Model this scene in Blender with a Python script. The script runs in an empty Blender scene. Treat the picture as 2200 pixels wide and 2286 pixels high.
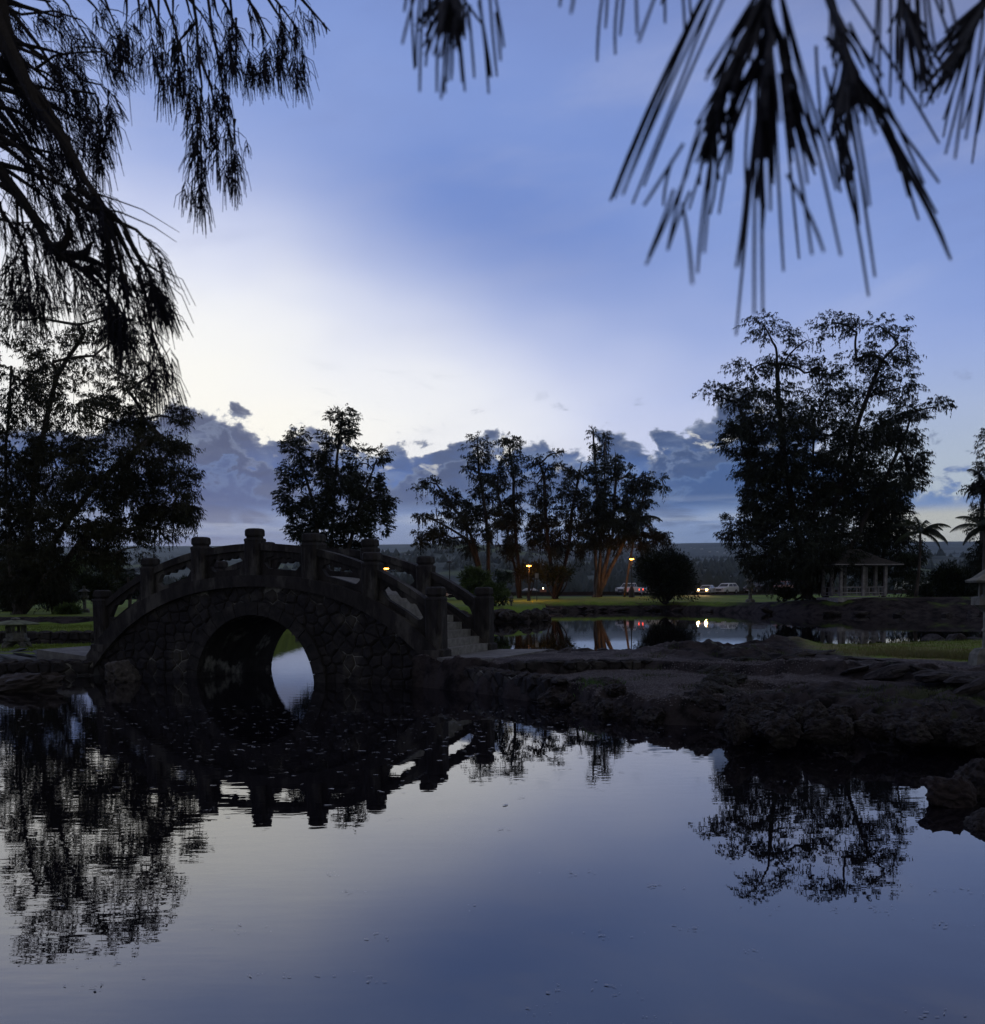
import bpy, math, random
import numpy as np
from mathutils import Vector, Matrix, noise as mn
random.seed(7); rng = np.random.default_rng(7)
scene = bpy.context.scene
COL = scene.collection
R = math.radians

# ------------------------------------------------------------------ camera
TH, ROLL, FPX, CXP, HC = .0816, .0072, 2200., 1100., 2.2
CYP = 1324 + FPX*math.tan(TH)
_s, _c = math.sin(TH), math.cos(TH)
_R0 = np.array([1., 0, 0]); _U0 = np.array([0, _s, _c]); _F = np.array([0, _c, -_s])
_R = _R0*math.cos(ROLL) - _U0*math.sin(ROLL); _U = _R0*math.sin(ROLL) + _U0*math.cos(ROLL)
_C = np.array([0, 0, HC])
cam_d = bpy.data.cameras.new('camera'); cam = bpy.data.objects.new('camera', cam_d); COL.objects.link(cam)
cam_d.sensor_width = 36; cam_d.sensor_fit = 'AUTO'; cam_d.lens = FPX/2286*36
cam_d.shift_y = (CYP-1143)/2286; cam_d.clip_start = .05; cam_d.clip_end = 30000
cam.matrix_world = Matrix(((_R[0], _U[0], -_F[0], 0), (_R[1], _U[1], -_F[1], 0), (_R[2], _U[2], -_F[2], HC), (0, 0, 0, 1)))
cam_d.dof.use_dof = True; cam_d.dof.focus_distance = 22; cam_d.dof.aperture_fstop = 14
scene.camera = cam

def P(px, py, Y):
    d = _F + _R*(px-CXP)/FPX + _U*(CYP-py)/FPX
    return Vector(_C + d*Y/d[1])
def G(px, py, z):
    d = _F + _R*(px-CXP)/FPX + _U*(CYP-py)/FPX
    return Vector(_C + d*(z-HC)/d[2])
K = 1.16649
def D(x, y, Y): return P(x*K, y*K, Y)

# ------------------------------------------------------------------ world / light
scene.view_settings.view_transform = 'Standard'; scene.view_settings.look = 'None'
scene.view_settings.exposure = .58; scene.view_settings.gamma = 1
SUN_AZ, SUN_EL = R(-16), R(1.5)
world = bpy.data.worlds.new('World'); scene.world = world; world.use_nodes = True
nt = world.node_tree; nt.nodes.clear()
class NB:
    def __init__(s, nt): s.nt = nt
    def m(s, op, a, b=None, c=None, clamp=False):
        n = s.nt.nodes.new('ShaderNodeMath'); n.operation = op; n.use_clamp = clamp
        for i, v in enumerate((a, b, c)):
            if v is None: continue
            if isinstance(v, (int, float)): n.inputs[i].default_value = v
            else: s.nt.links.new(v, n.inputs[i])
        return n.outputs[0]
    def ss(s, a, lo, hi):
        n = s.nt.nodes.new('ShaderNodeMapRange'); n.interpolation_type = 'SMOOTHSTEP'
        s.nt.links.new(a, n.inputs[0])
        for i, v in ((1, lo), (2, hi)):
            if isinstance(v, (int, float)): n.inputs[i].default_value = v
            else: s.nt.links.new(v, n.inputs[i])
        return n.outputs[0]
    def ramp(s, a, stops, interp='LINEAR'):
        n = s.nt.nodes.new('ShaderNodeValToRGB'); s.nt.links.new(a, n.inputs[0]); e = n.color_ramp
        e.interpolation = interp
        e.elements[0].position = stops[0][0]; e.elements[0].color = (*stops[0][1], 1)
        e.elements[1].position = stops[-1][0]; e.elements[1].color = (*stops[-1][1], 1)
        for p, c in stops[1:-1]:
            q = e.elements.new(p); q.color = (*c, 1)
        return n.outputs[0]
    def mix(s, f, a, b):
        n = s.nt.nodes.new('ShaderNodeMix'); n.data_type = 'RGBA'
        for i, v in ((0, f), (6, a), (7, b)):
            if isinstance(v, (int, float)): n.inputs[i].default_value = v
            elif isinstance(v, tuple): n.inputs[i].default_value = (*v, 1)
            else: s.nt.links.new(v, n.inputs[i])
        return n.outputs[2]
    def xyz(s, a, b, c):
        n = s.nt.nodes.new('ShaderNodeCombineXYZ')
        for i, v in enumerate((a, b, c)):
            if isinstance(v, (int, float)): n.inputs[i].default_value = v
            else: s.nt.links.new(v, n.inputs[i])
        return n.outputs[0]
    def noise(s, vec, scale, detail=4, rough=.5, dist=0):
        n = s.nt.nodes.new('ShaderNodeTexNoise'); s.nt.links.new(vec, n.inputs['Vector'])
        n.inputs['Scale'].default_value = scale; n.inputs['Detail'].default_value = detail
        n.inputs['Roughness'].default_value = rough; n.inputs['Distortion'].default_value = dist
        return n.outputs[0]
b = NB(nt)
tc = nt.nodes.new('ShaderNodeTexCoord'); sx = nt.nodes.new('ShaderNodeSeparateXYZ')
nt.links.new(tc.outputs['Generated'], sx.inputs[0])
DX, DY, DZ = sx.outputs
el = b.m('MULTIPLY', b.m('ARCSINE', DZ), 57.2958)
az = b.m('MULTIPLY', b.m('ARCTAN2', DX, DY), 57.2958)
ela = b.m('ABSOLUTE', el)
e9 = b.m('SUBTRACT', el, 9)
e9c = b.m('MINIMUM', b.m('MAXIMUM', e9, -12), 25)
az0 = b.m('SUBTRACT', -13, b.m('MULTIPLY', e9c, 1.15))
ga = b.m('DIVIDE', b.m('SUBTRACT', az, az0), 62)
ge = b.m('DIVIDE', e9, 28)
softn = b.noise(b.xyz(b.m('MULTIPLY', az, .05), b.m('MULTIPLY', el, .11), 0.3), 1.0, 3, .5)
g = b.m('SQRT', b.m('ADD', b.m('MULTIPLY', ga, ga), b.m('MULTIPLY', ge, ge)))
g = b.m('ADD', g, b.m('MULTIPLY', b.m('SUBTRACT', softn, .5), .42))
# the broad soft blue streak in the high cloud
bx = b.m('SUBTRACT', az, 1.0); by = b.m('SUBTRACT', el, 20.0)
bu = b.m('ADD', b.m('MULTIPLY', bx, .97), b.m('MULTIPLY', by, -.24)); bv = b.m('ADD', b.m('MULTIPLY', by, .97), b.m('MULTIPLY', bx, .24))
bq = b.m('ADD', b.m('POWER', b.m('DIVIDE', b.m('ABSOLUTE', bu), 15), 2), b.m('POWER', b.m('DIVIDE', b.m('ABSOLUTE', bv), 5.2), 2))
blob = b.m('EXPONENT', b.m('MULTIPLY', bq, -1))
skyc = b.ramp(b.m('DIVIDE', g, 4), [(0, (.72, .70, .62)), (.06, (.64, .65, .67)), (.105, (.42, .455, .61)), (.15, (.245, .31, .53)), (.20, (.155, .225, .46)), (.26, (.118, .172, .385)),
                    (.34, (.12, .135, .21)), (.5, (.115, .115, .13)), (1, (.105, .10, .10))], 'B_SPLINE')
strk = b.noise(b.xyz(b.m('MULTIPLY', b.m('ADD', az, b.m('MULTIPLY', el, 1.1)), .035), b.m('MULTIPLY', b.m('SUBTRACT', el, b.m('MULTIPLY', az, .25)), .16), 4.4), 1, 6, .55, .35)
skyc = b.mix(b.m('MULTIPLY', blob, b.m('ADD', .52, b.m('MULTIPLY', strk, .5))), skyc, (.060, .130, .37))
skyc = b.mix(b.m('MULTIPLY', b.ss(strk, .50, .70), .16), skyc, (.40, .41, .50))
skyc = b.mix(b.m('MULTIPLY', b.ss(strk, .50, .32), b.m('MULTIPLY', b.ss(el, 12, 19), .22)), skyc, (.09, .12, .27))
# pale green-yellow low sky to the right
rgt = b.m('MULTIPLY', b.ss(az, 10, 24), b.ss(el, 14, 4))
skyc = b.mix(b.m('MULTIPLY', rgt, .6), skyc, (.34, .385, .33))
# fine wisps over the pale sky
wv = b.noise(b.xyz(b.m('MULTIPLY', az, .16), b.m('MULTIPLY', b.m('ADD', el, b.m('MULTIPLY', az, .12)), .9), 5.1), 1, 5, .6, .6)
wisp = b.m('MULTIPLY', b.ss(wv, .56, .72), b.m('MULTIPLY', b.ss(el, 13.5, 10.5), b.ss(az, 6, -10)))
skyc = b.mix(b.m('MULTIPLY', wisp, .5), skyc, (.25, .28, .34))
# cumulus bank
cv = b.xyz(b.m('MULTIPLY', az, .50), b.m('MULTIPLY', el, .72), 2.75)
n1 = b.noise(cv, 1.0, 8, .56, .25)
n2 = b.noise(b.xyz(b.m('MULTIPLY', az, .11), 3.3, 0), 1.0, 2, .5)
n3 = b.noise(b.xyz(b.m('MULTIPLY', az, .5), b.m('MULTIPLY', el, .8), 7), 1, 8, .6, .3)
bump1 = b.m('MULTIPLY', b.m('EXPONENT', b.m('MULTIPLY', b.m('POWER', b.m('ABSOLUTE', b.m('DIVIDE', b.m('ADD', az, 16.3), 3.0)), 4), -1)), 1.7)
bump2 = b.m('MULTIPLY', b.m('EXPONENT', b.m('MULTIPLY', b.m('POWER', b.m('DIVIDE', b.m('ABSOLUTE', b.m('SUBTRACT', az, 15)), 3.2), 2), -1)), 1.8)
dropr = b.m('MULTIPLY', b.ss(az, 16.5, 21), -3.1)
et = b.m('ADD', b.m('ADD', b.m('ADD', 8.6, bump1), bump2), b.m('ADD', dropr, b.m('MULTIPLY', b.m('SUBTRACT', n2, .5), 2.0)))
tt = b.m('SUBTRACT', b.m('ADD', et, b.m('MULTIPLY', b.m('SUBTRACT', n1, .5), 6.5)), el)
cm = b.ss(tt, -.05, .40)
# small separate cloud scraps above the bank
sc_ = b.m('MULTIPLY', b.ss(n3, .60, .68), b.m('MULTIPLY', b.ss(el, 12.0, 9.0), b.ss(az, -14, 8)))
# colour inside the bank
body = b.ramp(b.m('DIVIDE', el, 12), [(0, (.125, .18, .29)), (.27, (.12, .18, .32)), (.36, (.15, .215, .37)), (.42, (.060, .135, .32)), (.55, (.028, .088, .265)), (.68, (.030, .060, .15)), (.85, (.030, .046, .10)), (1, (.04, .052, .10))])
n4 = b.noise(b.xyz(b.m('MULTIPLY', az, .22), b.m('MULTIPLY', el, .75), 11), 1, 7, .58, .4)
body = b.mix(b.m('MULTIPLY', b.ss(n4, .48, .66), .4), body, (.17, .225, .33))
body = b.mix(b.m('MULTIPLY', b.ss(n4, .5, .34), .6), body, (.022, .042, .10))
for off_, sd_, dk_, lt_ in ((1.5, 33, (.018, .040, .105), (.20, .26, .38)), (3.0, 47, (.022, .066, .19), (.12, .20, .36))):
    nL = b.noise(b.xyz(b.m('MULTIPLY', az, .42), b.m('MULTIPLY', el, .62), sd_), 1.0, 9, .6, .3)
    tL = b.m('SUBTRACT', b.m('SUBTRACT', b.m('ADD', et, b.m('MULTIPLY', b.m('SUBTRACT', nL, .5), 8.0)), off_), el)
    cL = b.m('MULTIPLY', b.ss(tL, 0, .45), b.ss(el, 4.4, 5.4)); eL = b.m('MULTIPLY', cL, b.ss(tL, .9, .15))
    body = b.mix(b.m('MULTIPLY', cL, .72), body, dk_); body = b.mix(b.m('MULTIPLY', eL, .38), body, lt_)
edge = b.m('MULTIPLY', b.ss(tt, .8, .1), .45)
body = b.mix(edge, body, (.27, .30, .36))
holes = b.m('MULTIPLY', b.m('MULTIPLY', b.ss(az, -13.5, -11), 1), b.m('MULTIPLY', b.m('MULTIPLY', b.ss(n3, .575, .66), b.ss(el, 6.0, 7.8)), b.ss(tt, 3.8, 1.2)))
streak = b.m('MULTIPLY', b.ss(b.noise(b.xyz(b.m('MULTIPLY', az, .10), b.m('MULTIPLY', el, 1.6), 21), 1, 5, .55, .3), .48, .66), b.m('MULTIPLY', b.ss(el, 5.6, 4.6), b.ss(el, 2.8, 3.8)))
body = b.mix(b.m('MULTIPLY', holes, .85), body, (.58, .57, .52))
body = b.mix(b.m('MULTIPLY', streak, .55), body, (.29, .34, .43))
rbelow = b.m('MULTIPLY', b.ss(az, 17, 22), b.ss(el, 4.6, 3.9))
body = b.mix(b.m('MULTIPLY', rbelow, .75), body, (.42, .41, .33))
skyc = b.mix(b.m('MULTIPLY', sc_, .65), skyc, (.10, .13, .21))
# the bank thins out away from the west
faz = b.ss(b.m('ABSOLUTE', az), 100, 60)
skyc = b.mix(b.m('MULTIPLY', b.m('MULTIPLY', cm, faz), .97), skyc, body)
skyc = b.mix(b.ss(el, -1, -14), skyc, (.02, .022, .03))
bgA = nt.nodes.new('ShaderNodeBackground'); nt.links.new(skyc, bgA.inputs[0]); bgA.inputs[1].default_value = 1.0
sky = nt.nodes.new('ShaderNodeTexSky'); sky.sky_type = 'NISHITA'; sky.sun_disc = False
sky.sun_elevation = SUN_EL; sky.sun_rotation = SUN_AZ
bgB = nt.nodes.new('ShaderNodeBackground'); nt.links.new(sky.outputs[0], bgB.inputs[0]); bgB.inputs[1].default_value = .002
ad = nt.nodes.new('ShaderNodeAddShader'); nt.links.new(bgA.outputs[0], ad.inputs[0]); nt.links.new(bgB.outputs[0], ad.inputs[1])
wo = nt.nodes.new('ShaderNodeOutputWorld'); nt.links.new(ad.outputs[0], wo.inputs[0])
world.cycles.sampling_method = 'MANUAL'; world.cycles.sample_map_resolution = 1024
sl = bpy.data.lights.new('sun', 'SUN'); sl.energy = .02; sl.angle = R(110); sl.color = (1, .9, .75)
so = bpy.data.objects.new('sun', sl); COL.objects.link(so)
so.rotation_euler = Vector((-math.sin(SUN_AZ)*math.cos(R(9)), -math.cos(SUN_AZ)*math.cos(R(9)), -math.sin(R(9)))).to_track_quat('-Z', 'Y').to_euler()
scene.cycles.max_bounces = 6; scene.cycles.diffuse_bounces = 2; scene.cycles.glossy_bounces = 3
scene.cycles.transparent_max_bounces = 8; scene.cycles.volume_bounces = 0; scene.cycles.caustics_reflective = False; scene.cycles.caustics_refractive = False

# ------------------------------------------------------------------ materials
MATS = {}
def mat(name, c1, c2=None, scale=3., rough=.8, bump=0., bscale=None, spec=.3, c3=None, metal=0, emit=None, es=0, detail=6, stretch=None, thr=(.35, .65)):
    if name in MATS: return MATS[name]
    m = bpy.data.materials.new(name); m.use_nodes = True; t = m.node_tree
    p = t.nodes['Principled BSDF']; q = NB(t)
    p.inputs['Roughness'].default_value = rough; p.inputs['Specular IOR Level'].default_value = spec; p.inputs['Metallic'].default_value = metal
    co = t.nodes.new('ShaderNodeTexCoord').outputs['Object']
    if stretch:
        mp = t.nodes.new('ShaderNodeMapping'); mp.inputs['Scale'].default_value = stretch; t.links.new(co, mp.inputs[0]); co = mp.outputs[0]
    c2 = c2 or tuple(x*.6 for x in c1)
    nz = q.noise(co, scale, detail, .6)
    col = q.mix(q.ss(nz, *thr), c1, c2)
    if c3:
        col = q.mix(q.ss(q.noise(co, scale*.37, 5, .6), .52, .66), col, c3)
    oi = t.nodes.new('ShaderNodeObjectInfo')
    hs = t.nodes.new('ShaderNodeHueSaturation'); t.links.new(col, hs.inputs['Color'])
    t.links.new(q.m('ADD', .8, q.m('MULTIPLY', oi.outputs['Random'], .4)), hs.inputs['Value'])
    t.links.new(hs.outputs[0], p.inputs['Base Color'])
    if bump:
        bn = t.nodes.new('ShaderNodeBump'); bn.inputs['Strength'].default_value = min(1, bump); bn.inputs['Distance'].default_value = .05
        t.links.new(q.noise(co, bscale or scale*4, 8, .65), bn.inputs['Height']); t.links.new(bn.outputs[0], p.inputs['Normal'])
    if emit:
        p.inputs['Emission Color'].default_value = (*emit, 1); p.inputs['Emission Strength'].default_value = es
    MATS[name] = m; return m
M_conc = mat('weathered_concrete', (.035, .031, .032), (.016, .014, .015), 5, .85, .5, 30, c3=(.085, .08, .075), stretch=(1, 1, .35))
M_ring = mat('arch_stone_surface', (.028, .025, .026), (.013, .012, .013), 4, .85, .6, 24, c3=(.05, .046, .046))
M_mortar = mat('dark_mortar', (.035, .032, .033), (.015, .013, .014), 3, .9, .6, 30, c3=(.34, .34, .32))
M_stone = mat('basalt_stone', (.028, .025, .027), (.012, .010, .012), 3, .75, .7, 16, c3=(.058, .053, .048))
M_lava = mat('lava_rock', (.055, .046, .047), (.009, .007, .008), 2.2, .85, 1, 9, c3=(.075, .07, .065))
M_lichen = mat('lichen_rock', (.035, .032, .032), (.10, .115, .095), 6, .9, 1, 12, thr=(.5, .72), detail=10)
M_gravel = mat('gravel_path', (.085, .076, .080), (.055, .048, .052), 14, .9, 1, 40, c3=(.035, .03, .032))
M_slab = mat('stone_slab', (.20, .20, .20), (.12, .12, .125), 4, .8, .4, 30)
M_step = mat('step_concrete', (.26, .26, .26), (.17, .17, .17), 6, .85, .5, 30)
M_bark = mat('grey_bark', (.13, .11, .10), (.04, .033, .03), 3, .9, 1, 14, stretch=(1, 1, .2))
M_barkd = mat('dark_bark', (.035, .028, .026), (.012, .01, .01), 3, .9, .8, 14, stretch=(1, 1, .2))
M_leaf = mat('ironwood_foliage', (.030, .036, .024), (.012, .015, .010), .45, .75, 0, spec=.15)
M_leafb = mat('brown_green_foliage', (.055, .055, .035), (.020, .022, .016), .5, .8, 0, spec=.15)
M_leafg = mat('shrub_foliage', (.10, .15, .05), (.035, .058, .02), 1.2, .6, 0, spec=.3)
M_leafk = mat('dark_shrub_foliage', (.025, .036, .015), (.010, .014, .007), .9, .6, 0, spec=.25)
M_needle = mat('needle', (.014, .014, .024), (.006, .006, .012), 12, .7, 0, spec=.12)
M_grass = mat('grass_lawn', (.16, .22, .040), (.10, .15, .030), .35, .95, .6, 25, c3=(.15, .15, .05), spec=.05)
M_dry = mat('dry_grass', (.26, .23, .12), (.15, .16, .06), 1.5, .95, .5, 25, spec=.05)
M_white = mat('white_paint', (.55, .55, .56), (.40, .40, .42), 2, .6)
M_gaz = mat('grey_white_paint', (.33, .32, .34), (.20, .19, .20), 3, .7)
M_roof = mat('roof_shingle', (.055, .050, .048), (.03, .027, .026), 5, .9, .6, 20)
M_asph = mat('asphalt', (.05, .05, .052), (.035, .035, .038), 2, .9)
M_dark = mat('dark_metal', (.02, .02, .022), (.012, .012, .014), 5, .5, spec=.4)
M_rubber = mat('tyre_rubber', (.012, .012, .012), (.008, .008, .008), 5, .85)
M_glass = mat('car_glass', (.02, .025, .03), (.015, .018, .02), 5, .08, spec=.8)
M_carw = mat('white_car_paint', (.85, .85, .86), (.80, .80, .82), 1, .3, spec=.6)
M_cars = mat('silver_car_paint', (.55, .56, .60), (.50, .51, .55), 1, .3, spec=.6)
M_card = mat('black_car_paint', (.035, .037, .045), (.03, .032, .04), 1, .25, spec=.6)
M_carr = mat('dull_red_car_paint', (.34, .14, .12), (.28, .12, .10), 1, .35, spec=.6)
M_chrome = mat('grille_metal', (.14, .14, .15), (.05, .05, .05), 20, .35, metal=.6)
M_rim = mat('wheel_rim', (.35, .35, .36), (.25, .25, .26), 20, .35, metal=.5)
M_head = mat('lit_headlight', (.9, .8, .6), None, 1, .4, emit=(1, .50, .14), es=44)
M_lens = mat('unlit_headlight', (.5, .5, .52), (.4, .4, .42), 9, .15, spec=.8)
M_tail = mat('lit_tail_light', (.6, .03, .02), None, 1, .4, emit=(1, .06, .02), es=5)
M_taild = mat('tail_lens', (.3, .03, .02), None, 1, .3)
M_lamp = mat('sodium_lamp', (.9, .5, .1), None, 1, .4, emit=(1, .38, .04), es=16)
M_house = mat('pale_house_wall', (.5, .5, .5), (.38, .38, .39), .5, .8)
M_hroof = mat('pale_house_roof', (.45, .46, .48), (.30, .30, .32), .5, .6)
M_moss = mat('fresh_green_tuft', (.10, .20, .05), (.05, .11, .03), 8, .7)
M_lant = mat('lantern_stone', (.15, .15, .145), (.075, .072, .07), 7, .85, .6, 30, c3=(.05, .055, .05))

# ------------------------------------------------------------------ mesh helpers
def np_mesh(name, co, faces_flat, nper):
    me = bpy.data.meshes.new(name)
    co = np.asarray(co, np.float32).reshape(-1, 3); ff = np.asarray(faces_flat, np.int32).ravel()
    me.vertices.add(len(co)); me.vertices.foreach_set('co', co.ravel())
    me.loops.add(len(ff)); me.loops.foreach_set('vertex_index', ff)
    nf = len(ff)//nper
    me.polygons.add(nf); me.polygons.foreach_set('loop_start', np.arange(0, nf*nper, nper, dtype=np.int32))
    me.update(calc_edges=True); return me
def link(name, me, m=None, parent=None, loc=None, rz=None, smooth=False):
    if m and not len(me.materials): me.materials.append(m)
    o = bpy.data.objects.new(name, me); COL.objects.link(o)
    if parent: o.parent = parent
    if loc is not None: o.location = loc
    if rz is not None: o.rotation_euler = (0, 0, rz)
    if smooth: me.polygons.foreach_set('use_smooth', [True]*len(me.polygons))
    return o
def thing(name, label, cat, loc=(0, 0, 0), rz=0, group=None):
    o = bpy.data.objects.new(name, None); COL.objects.link(o); o.location = loc; o.rotation_euler = (0, 0, rz)
    o.empty_display_size = .3
    o['label'] = label; o['category'] = cat
    if group: o['group'] = group
    return o
def tag(o, label, cat, group=None):
    o['label'] = label; o['category'] = cat
    if group: o['group'] = group
    return o
class MB:
    def __init__(s): s.v = []; s.f = []
    def add(s, vs, fs):
        k = len(s.v); s.v += [tuple(v) for v in vs]; s.f += [tuple(i+k for i in f) for f in fs]; return s
    def box(s, c, d, rz=0, taper=1, rx=0):
        x, y, z = d[0]/2, d[1]/2, d[2]/2
        vs = [(-x, -y, -z), (x, -y, -z), (x, y, -z), (-x, y, -z)] + [(a*taper, b_*taper, z) for a, b_ in ((-x, -y), (x, -y), (x, y), (-x, y))]
        mtx = Matrix.Translation(c) @ Matrix.Rotation(rz, 4, 'Z') @ Matrix.Rotation(rx, 4, 'X')
        s.add([mtx @ Vector(v) for v in vs], [(3, 2, 1, 0), (4, 5, 6, 7), (0, 1, 5, 4), (1, 2, 6, 5), (2, 3, 7, 6), (3, 0, 4, 7)]); return s
    def prof(s, prof, n=8, c=(0, 0, 0), rot=None, sq=False, sx=1, sy=1):
        """stack of n-gons: prof = [(z, r), ...]"""
        rot = math.pi/n if rot is None else rot; vs = []; fs = []
        for z, r in prof:
            for i in range(n):
                a = rot + 2*math.pi*i/n; vs.append((c[0]+r*sx*math.cos(a), c[1]+r*sy*math.sin(a), c[2]+z))
        for j in range(len(prof)-1):
            for i in range(n):
                a, b_ = j*n+i, j*n+(i+1) % n; fs.append((a, b_, b_+n, a+n))
        fs.append(tuple(range(n-1, -1, -1))); fs.append(tuple((len(prof)-1)*n+i for i in range(n)))
        s.add(vs, fs); return s
    def tube(s, pts, rad, n=6, cap=True):
        pts = [Vector(p) for p in pts]; rings = []
        vs = []; fs = []
        up = Vector((.13, .97, .2)).normalized()
        for i, p in enumerate(pts):
            t = (pts[min(i+1, len(pts)-1)] - pts[max(i-1, 0)])
            if t.length < 1e-9: t = Vector((0, 0, 1))
            t.normalize(); a = t.cross(up)
            if a.length < .05: a = t.cross(Vector((1, 0, 0)))
            a.normalize(); bb = t.cross(a); r = rad[i] if hasattr(rad, '__len__') else rad
            for k in range(n):
                an = 2*math.pi*k/n; vs.append(p + (a*math.cos(an)+bb*math.sin(an))*r)
        for j in range(len(pts)-1):
            for k in range(n):
                x, y = j*n+k, j*n+(k+1) % n; fs.append((x, x+n, y+n, y))
        if cap: fs.append(tuple(range(n))); fs.append(tuple((len(pts)-1)*n+k for k in range(n-1, -1, -1)))
        s.add(vs, fs); return s
    def strip(s, cols, y0, y1):
        """solid from columns (x, zlow, zhigh), extruded y0..y1"""
        n = len(cols); vs = []
        for y in (y0, y1):
            for x, a, b_ in cols: vs += [(x, y, a), (x, y, b_)]
        fs = []
        for i in range(n-1):
            a = 2*i; o = 2*n
            fs += [(a, a+2, a+3, a+1), (o+a+2, o+a, o+a+1, o+a+3), (a+1, a+3, o+a+3, o+a+1), (a+2, a, o+a, o+a+2)]
        fs += [(0, 1, 2*n+1, 2*n), (2*n-1, 2*n-2, 4*n-2, 4*n-1)]
        s.add(vs, fs); return s
    def mesh(s, name):
        me = bpy.data.meshes.new(name); me.from_pydata(s.v, [], s.f); me.validate(); me.update(); return me
    def obj(s, name, m, parent=None, loc=None, rz=None, smooth=False):
        return link(name, s.mesh(name), m, parent, loc, rz, smooth)
def fnoise(x, y, z=0, o=4): return mn.fractal(Vector((x, y, z)), 1.0, 2.0, o, noise_basis='PERLIN_ORIGINAL')

def slivers(name, pos, dr, L, W, m, parent):
    """many small leaf-sized triangles: pos, dr (N,3), L, W (N,)"""
    n = len(pos); rv = rng.normal(size=(n, 3)); pr_ = np.cross(dr, rv); pr_ /= np.linalg.norm(pr_, axis=1)[:, None]+1e-9
    co = np.empty((n, 3, 3)); co[:, 0] = pos+pr_*W[:, None]*.5; co[:, 1] = pos-pr_*W[:, None]*.5; co[:, 2] = pos+dr*L[:, None]
    return link(name, np_mesh(name, co.reshape(-1, 3), np.arange(3*n), 3), m, parent)

# ------------------------------------------------------------------ water
def water():
    m = bpy.data.materials.new('pond_water'); m.use_nodes = True; t = m.node_tree; q = NB(t)
    p = t.nodes['Principled BSDF']; p.inputs['Base Color'].default_value = (.006, .005, .008, 1)
    p.inputs['Roughness'].default_value = 0.0; p.inputs['IOR'].default_value = 2.05
    co = t.nodes.new('ShaderNodeTexCoord').outputs['Object']
    ss = t.nodes.new('ShaderNodeSeparateXYZ'); t.links.new(co, ss.inputs[0])
    big = q.noise(q.xyz(q.m('MULTIPLY', ss.outputs[0], .35), q.m('MULTIPLY', ss.outputs[1], .9), 0), 1, 3, .5)
    fine = q.noise(q.xyz(q.m('MULTIPLY', ss.outputs[0], 2.2), q.m('MULTIPLY', ss.outputs[1], 6.), 3), 1, 2, .5)
    patch = q.ss(q.noise(q.xyz(q.m('MULTIPLY', ss.outputs[0], .12), q.m('MULTIPLY', ss.outputs[1], .16), 9), 1, 2, .5), .42, .62)
    left = q.ss(ss.outputs[0], 0.5, -4)
    amt = q.m('MULTIPLY', fine, q.m('ADD', .02, q.m('MULTIPLY', q.m('MAXIMUM', q.m('MULTIPLY', patch, .55), left), .17)))
    h = q.m('ADD', q.m('MULTIPLY', big, .12), amt)
    bn = t.nodes.new('ShaderNodeBump'); bn.inputs['Strength'].default_value = 1; bn.inputs['Distance'].default_value = .006
    t.links.new(h, bn.inputs['Height']); t.links.new(bn.outputs[0], p.inputs['Normal'])
    me = bpy.data.meshes.new('water'); me.from_pydata([(-120, -12, 0), (120, -12, 0), (160, 150, 0), (-160, 150, 0)], [], [(0, 1, 2, 3)])
    o = link('water', me, m); o['kind'] = 'structure'; return o
water()

# ------------------------------------------------------------------ terrain
def grid(name, xs, ys, hf, m, kind='structure'):
    nx, ny = len(xs), len(ys); co = np.empty((ny, nx, 3))
    for j, y in enumerate(ys):
        for i, x in enumerate(xs): co[j, i] = hf(x, y)
    idx = np.arange(nx*ny).reshape(ny, nx)
    f = np.stack([idx[:-1, :-1], idx[:-1, 1:], idx[1:, 1:], idx[1:, :-1]], -1).reshape(-1, 4)
    me = np_mesh(name, co.reshape(-1, 3), f, 4); o = link(name, me, m, smooth=True); o['kind'] = kind; return o
def sst(x, a, b_):
    t = max(0., min(1., (x-a)/(b_-a))); return t*t*(3-2*t)
def interp(x, pts): return float(np.interp(x, [p[0] for p in pts], [p[1] for p in pts]))

def ground_mat(name, fn):
    """material from height/position masks"""
    m = bpy.data.materials.new(name); m.use_nodes = True; t = m.node_tree; q = NB(t); p = t.nodes['Principled BSDF']
    p.inputs['Roughness'].default_value = .92; p.inputs['Specular IOR Level'].default_value = .12
    geo = t.nodes.new('ShaderNodeNewGeometry'); ps = t.nodes.new('ShaderNodeSeparateXYZ'); t.links.new(geo.outputs['Position'], ps.inputs[0])
    ns = t.nodes.new('ShaderNodeSeparateXYZ'); t.links.new(geo.outputs['Normal'], ns.inputs[0])
    col, h = fn(q, geo.outputs['Position'], ps.outputs, ns.outputs[2])
    t.links.new(col, p.inputs['Base Color'])
    bn = t.nodes.new('ShaderNodeBump'); bn.inputs['Strength'].default_value = .9; bn.inputs['Distance'].default_value = .05
    t.links.new(h, bn.inputs['Height']); t.links.new(bn.outputs[0], p.inputs['Normal']); return m
def rockcol(q, pos, s=1.):
    return q.mix(q.ss(q.noise(pos, 2.3*s, 8, .65), .4, .65), (.050, .042, .044), (.008, .007, .008))

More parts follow.
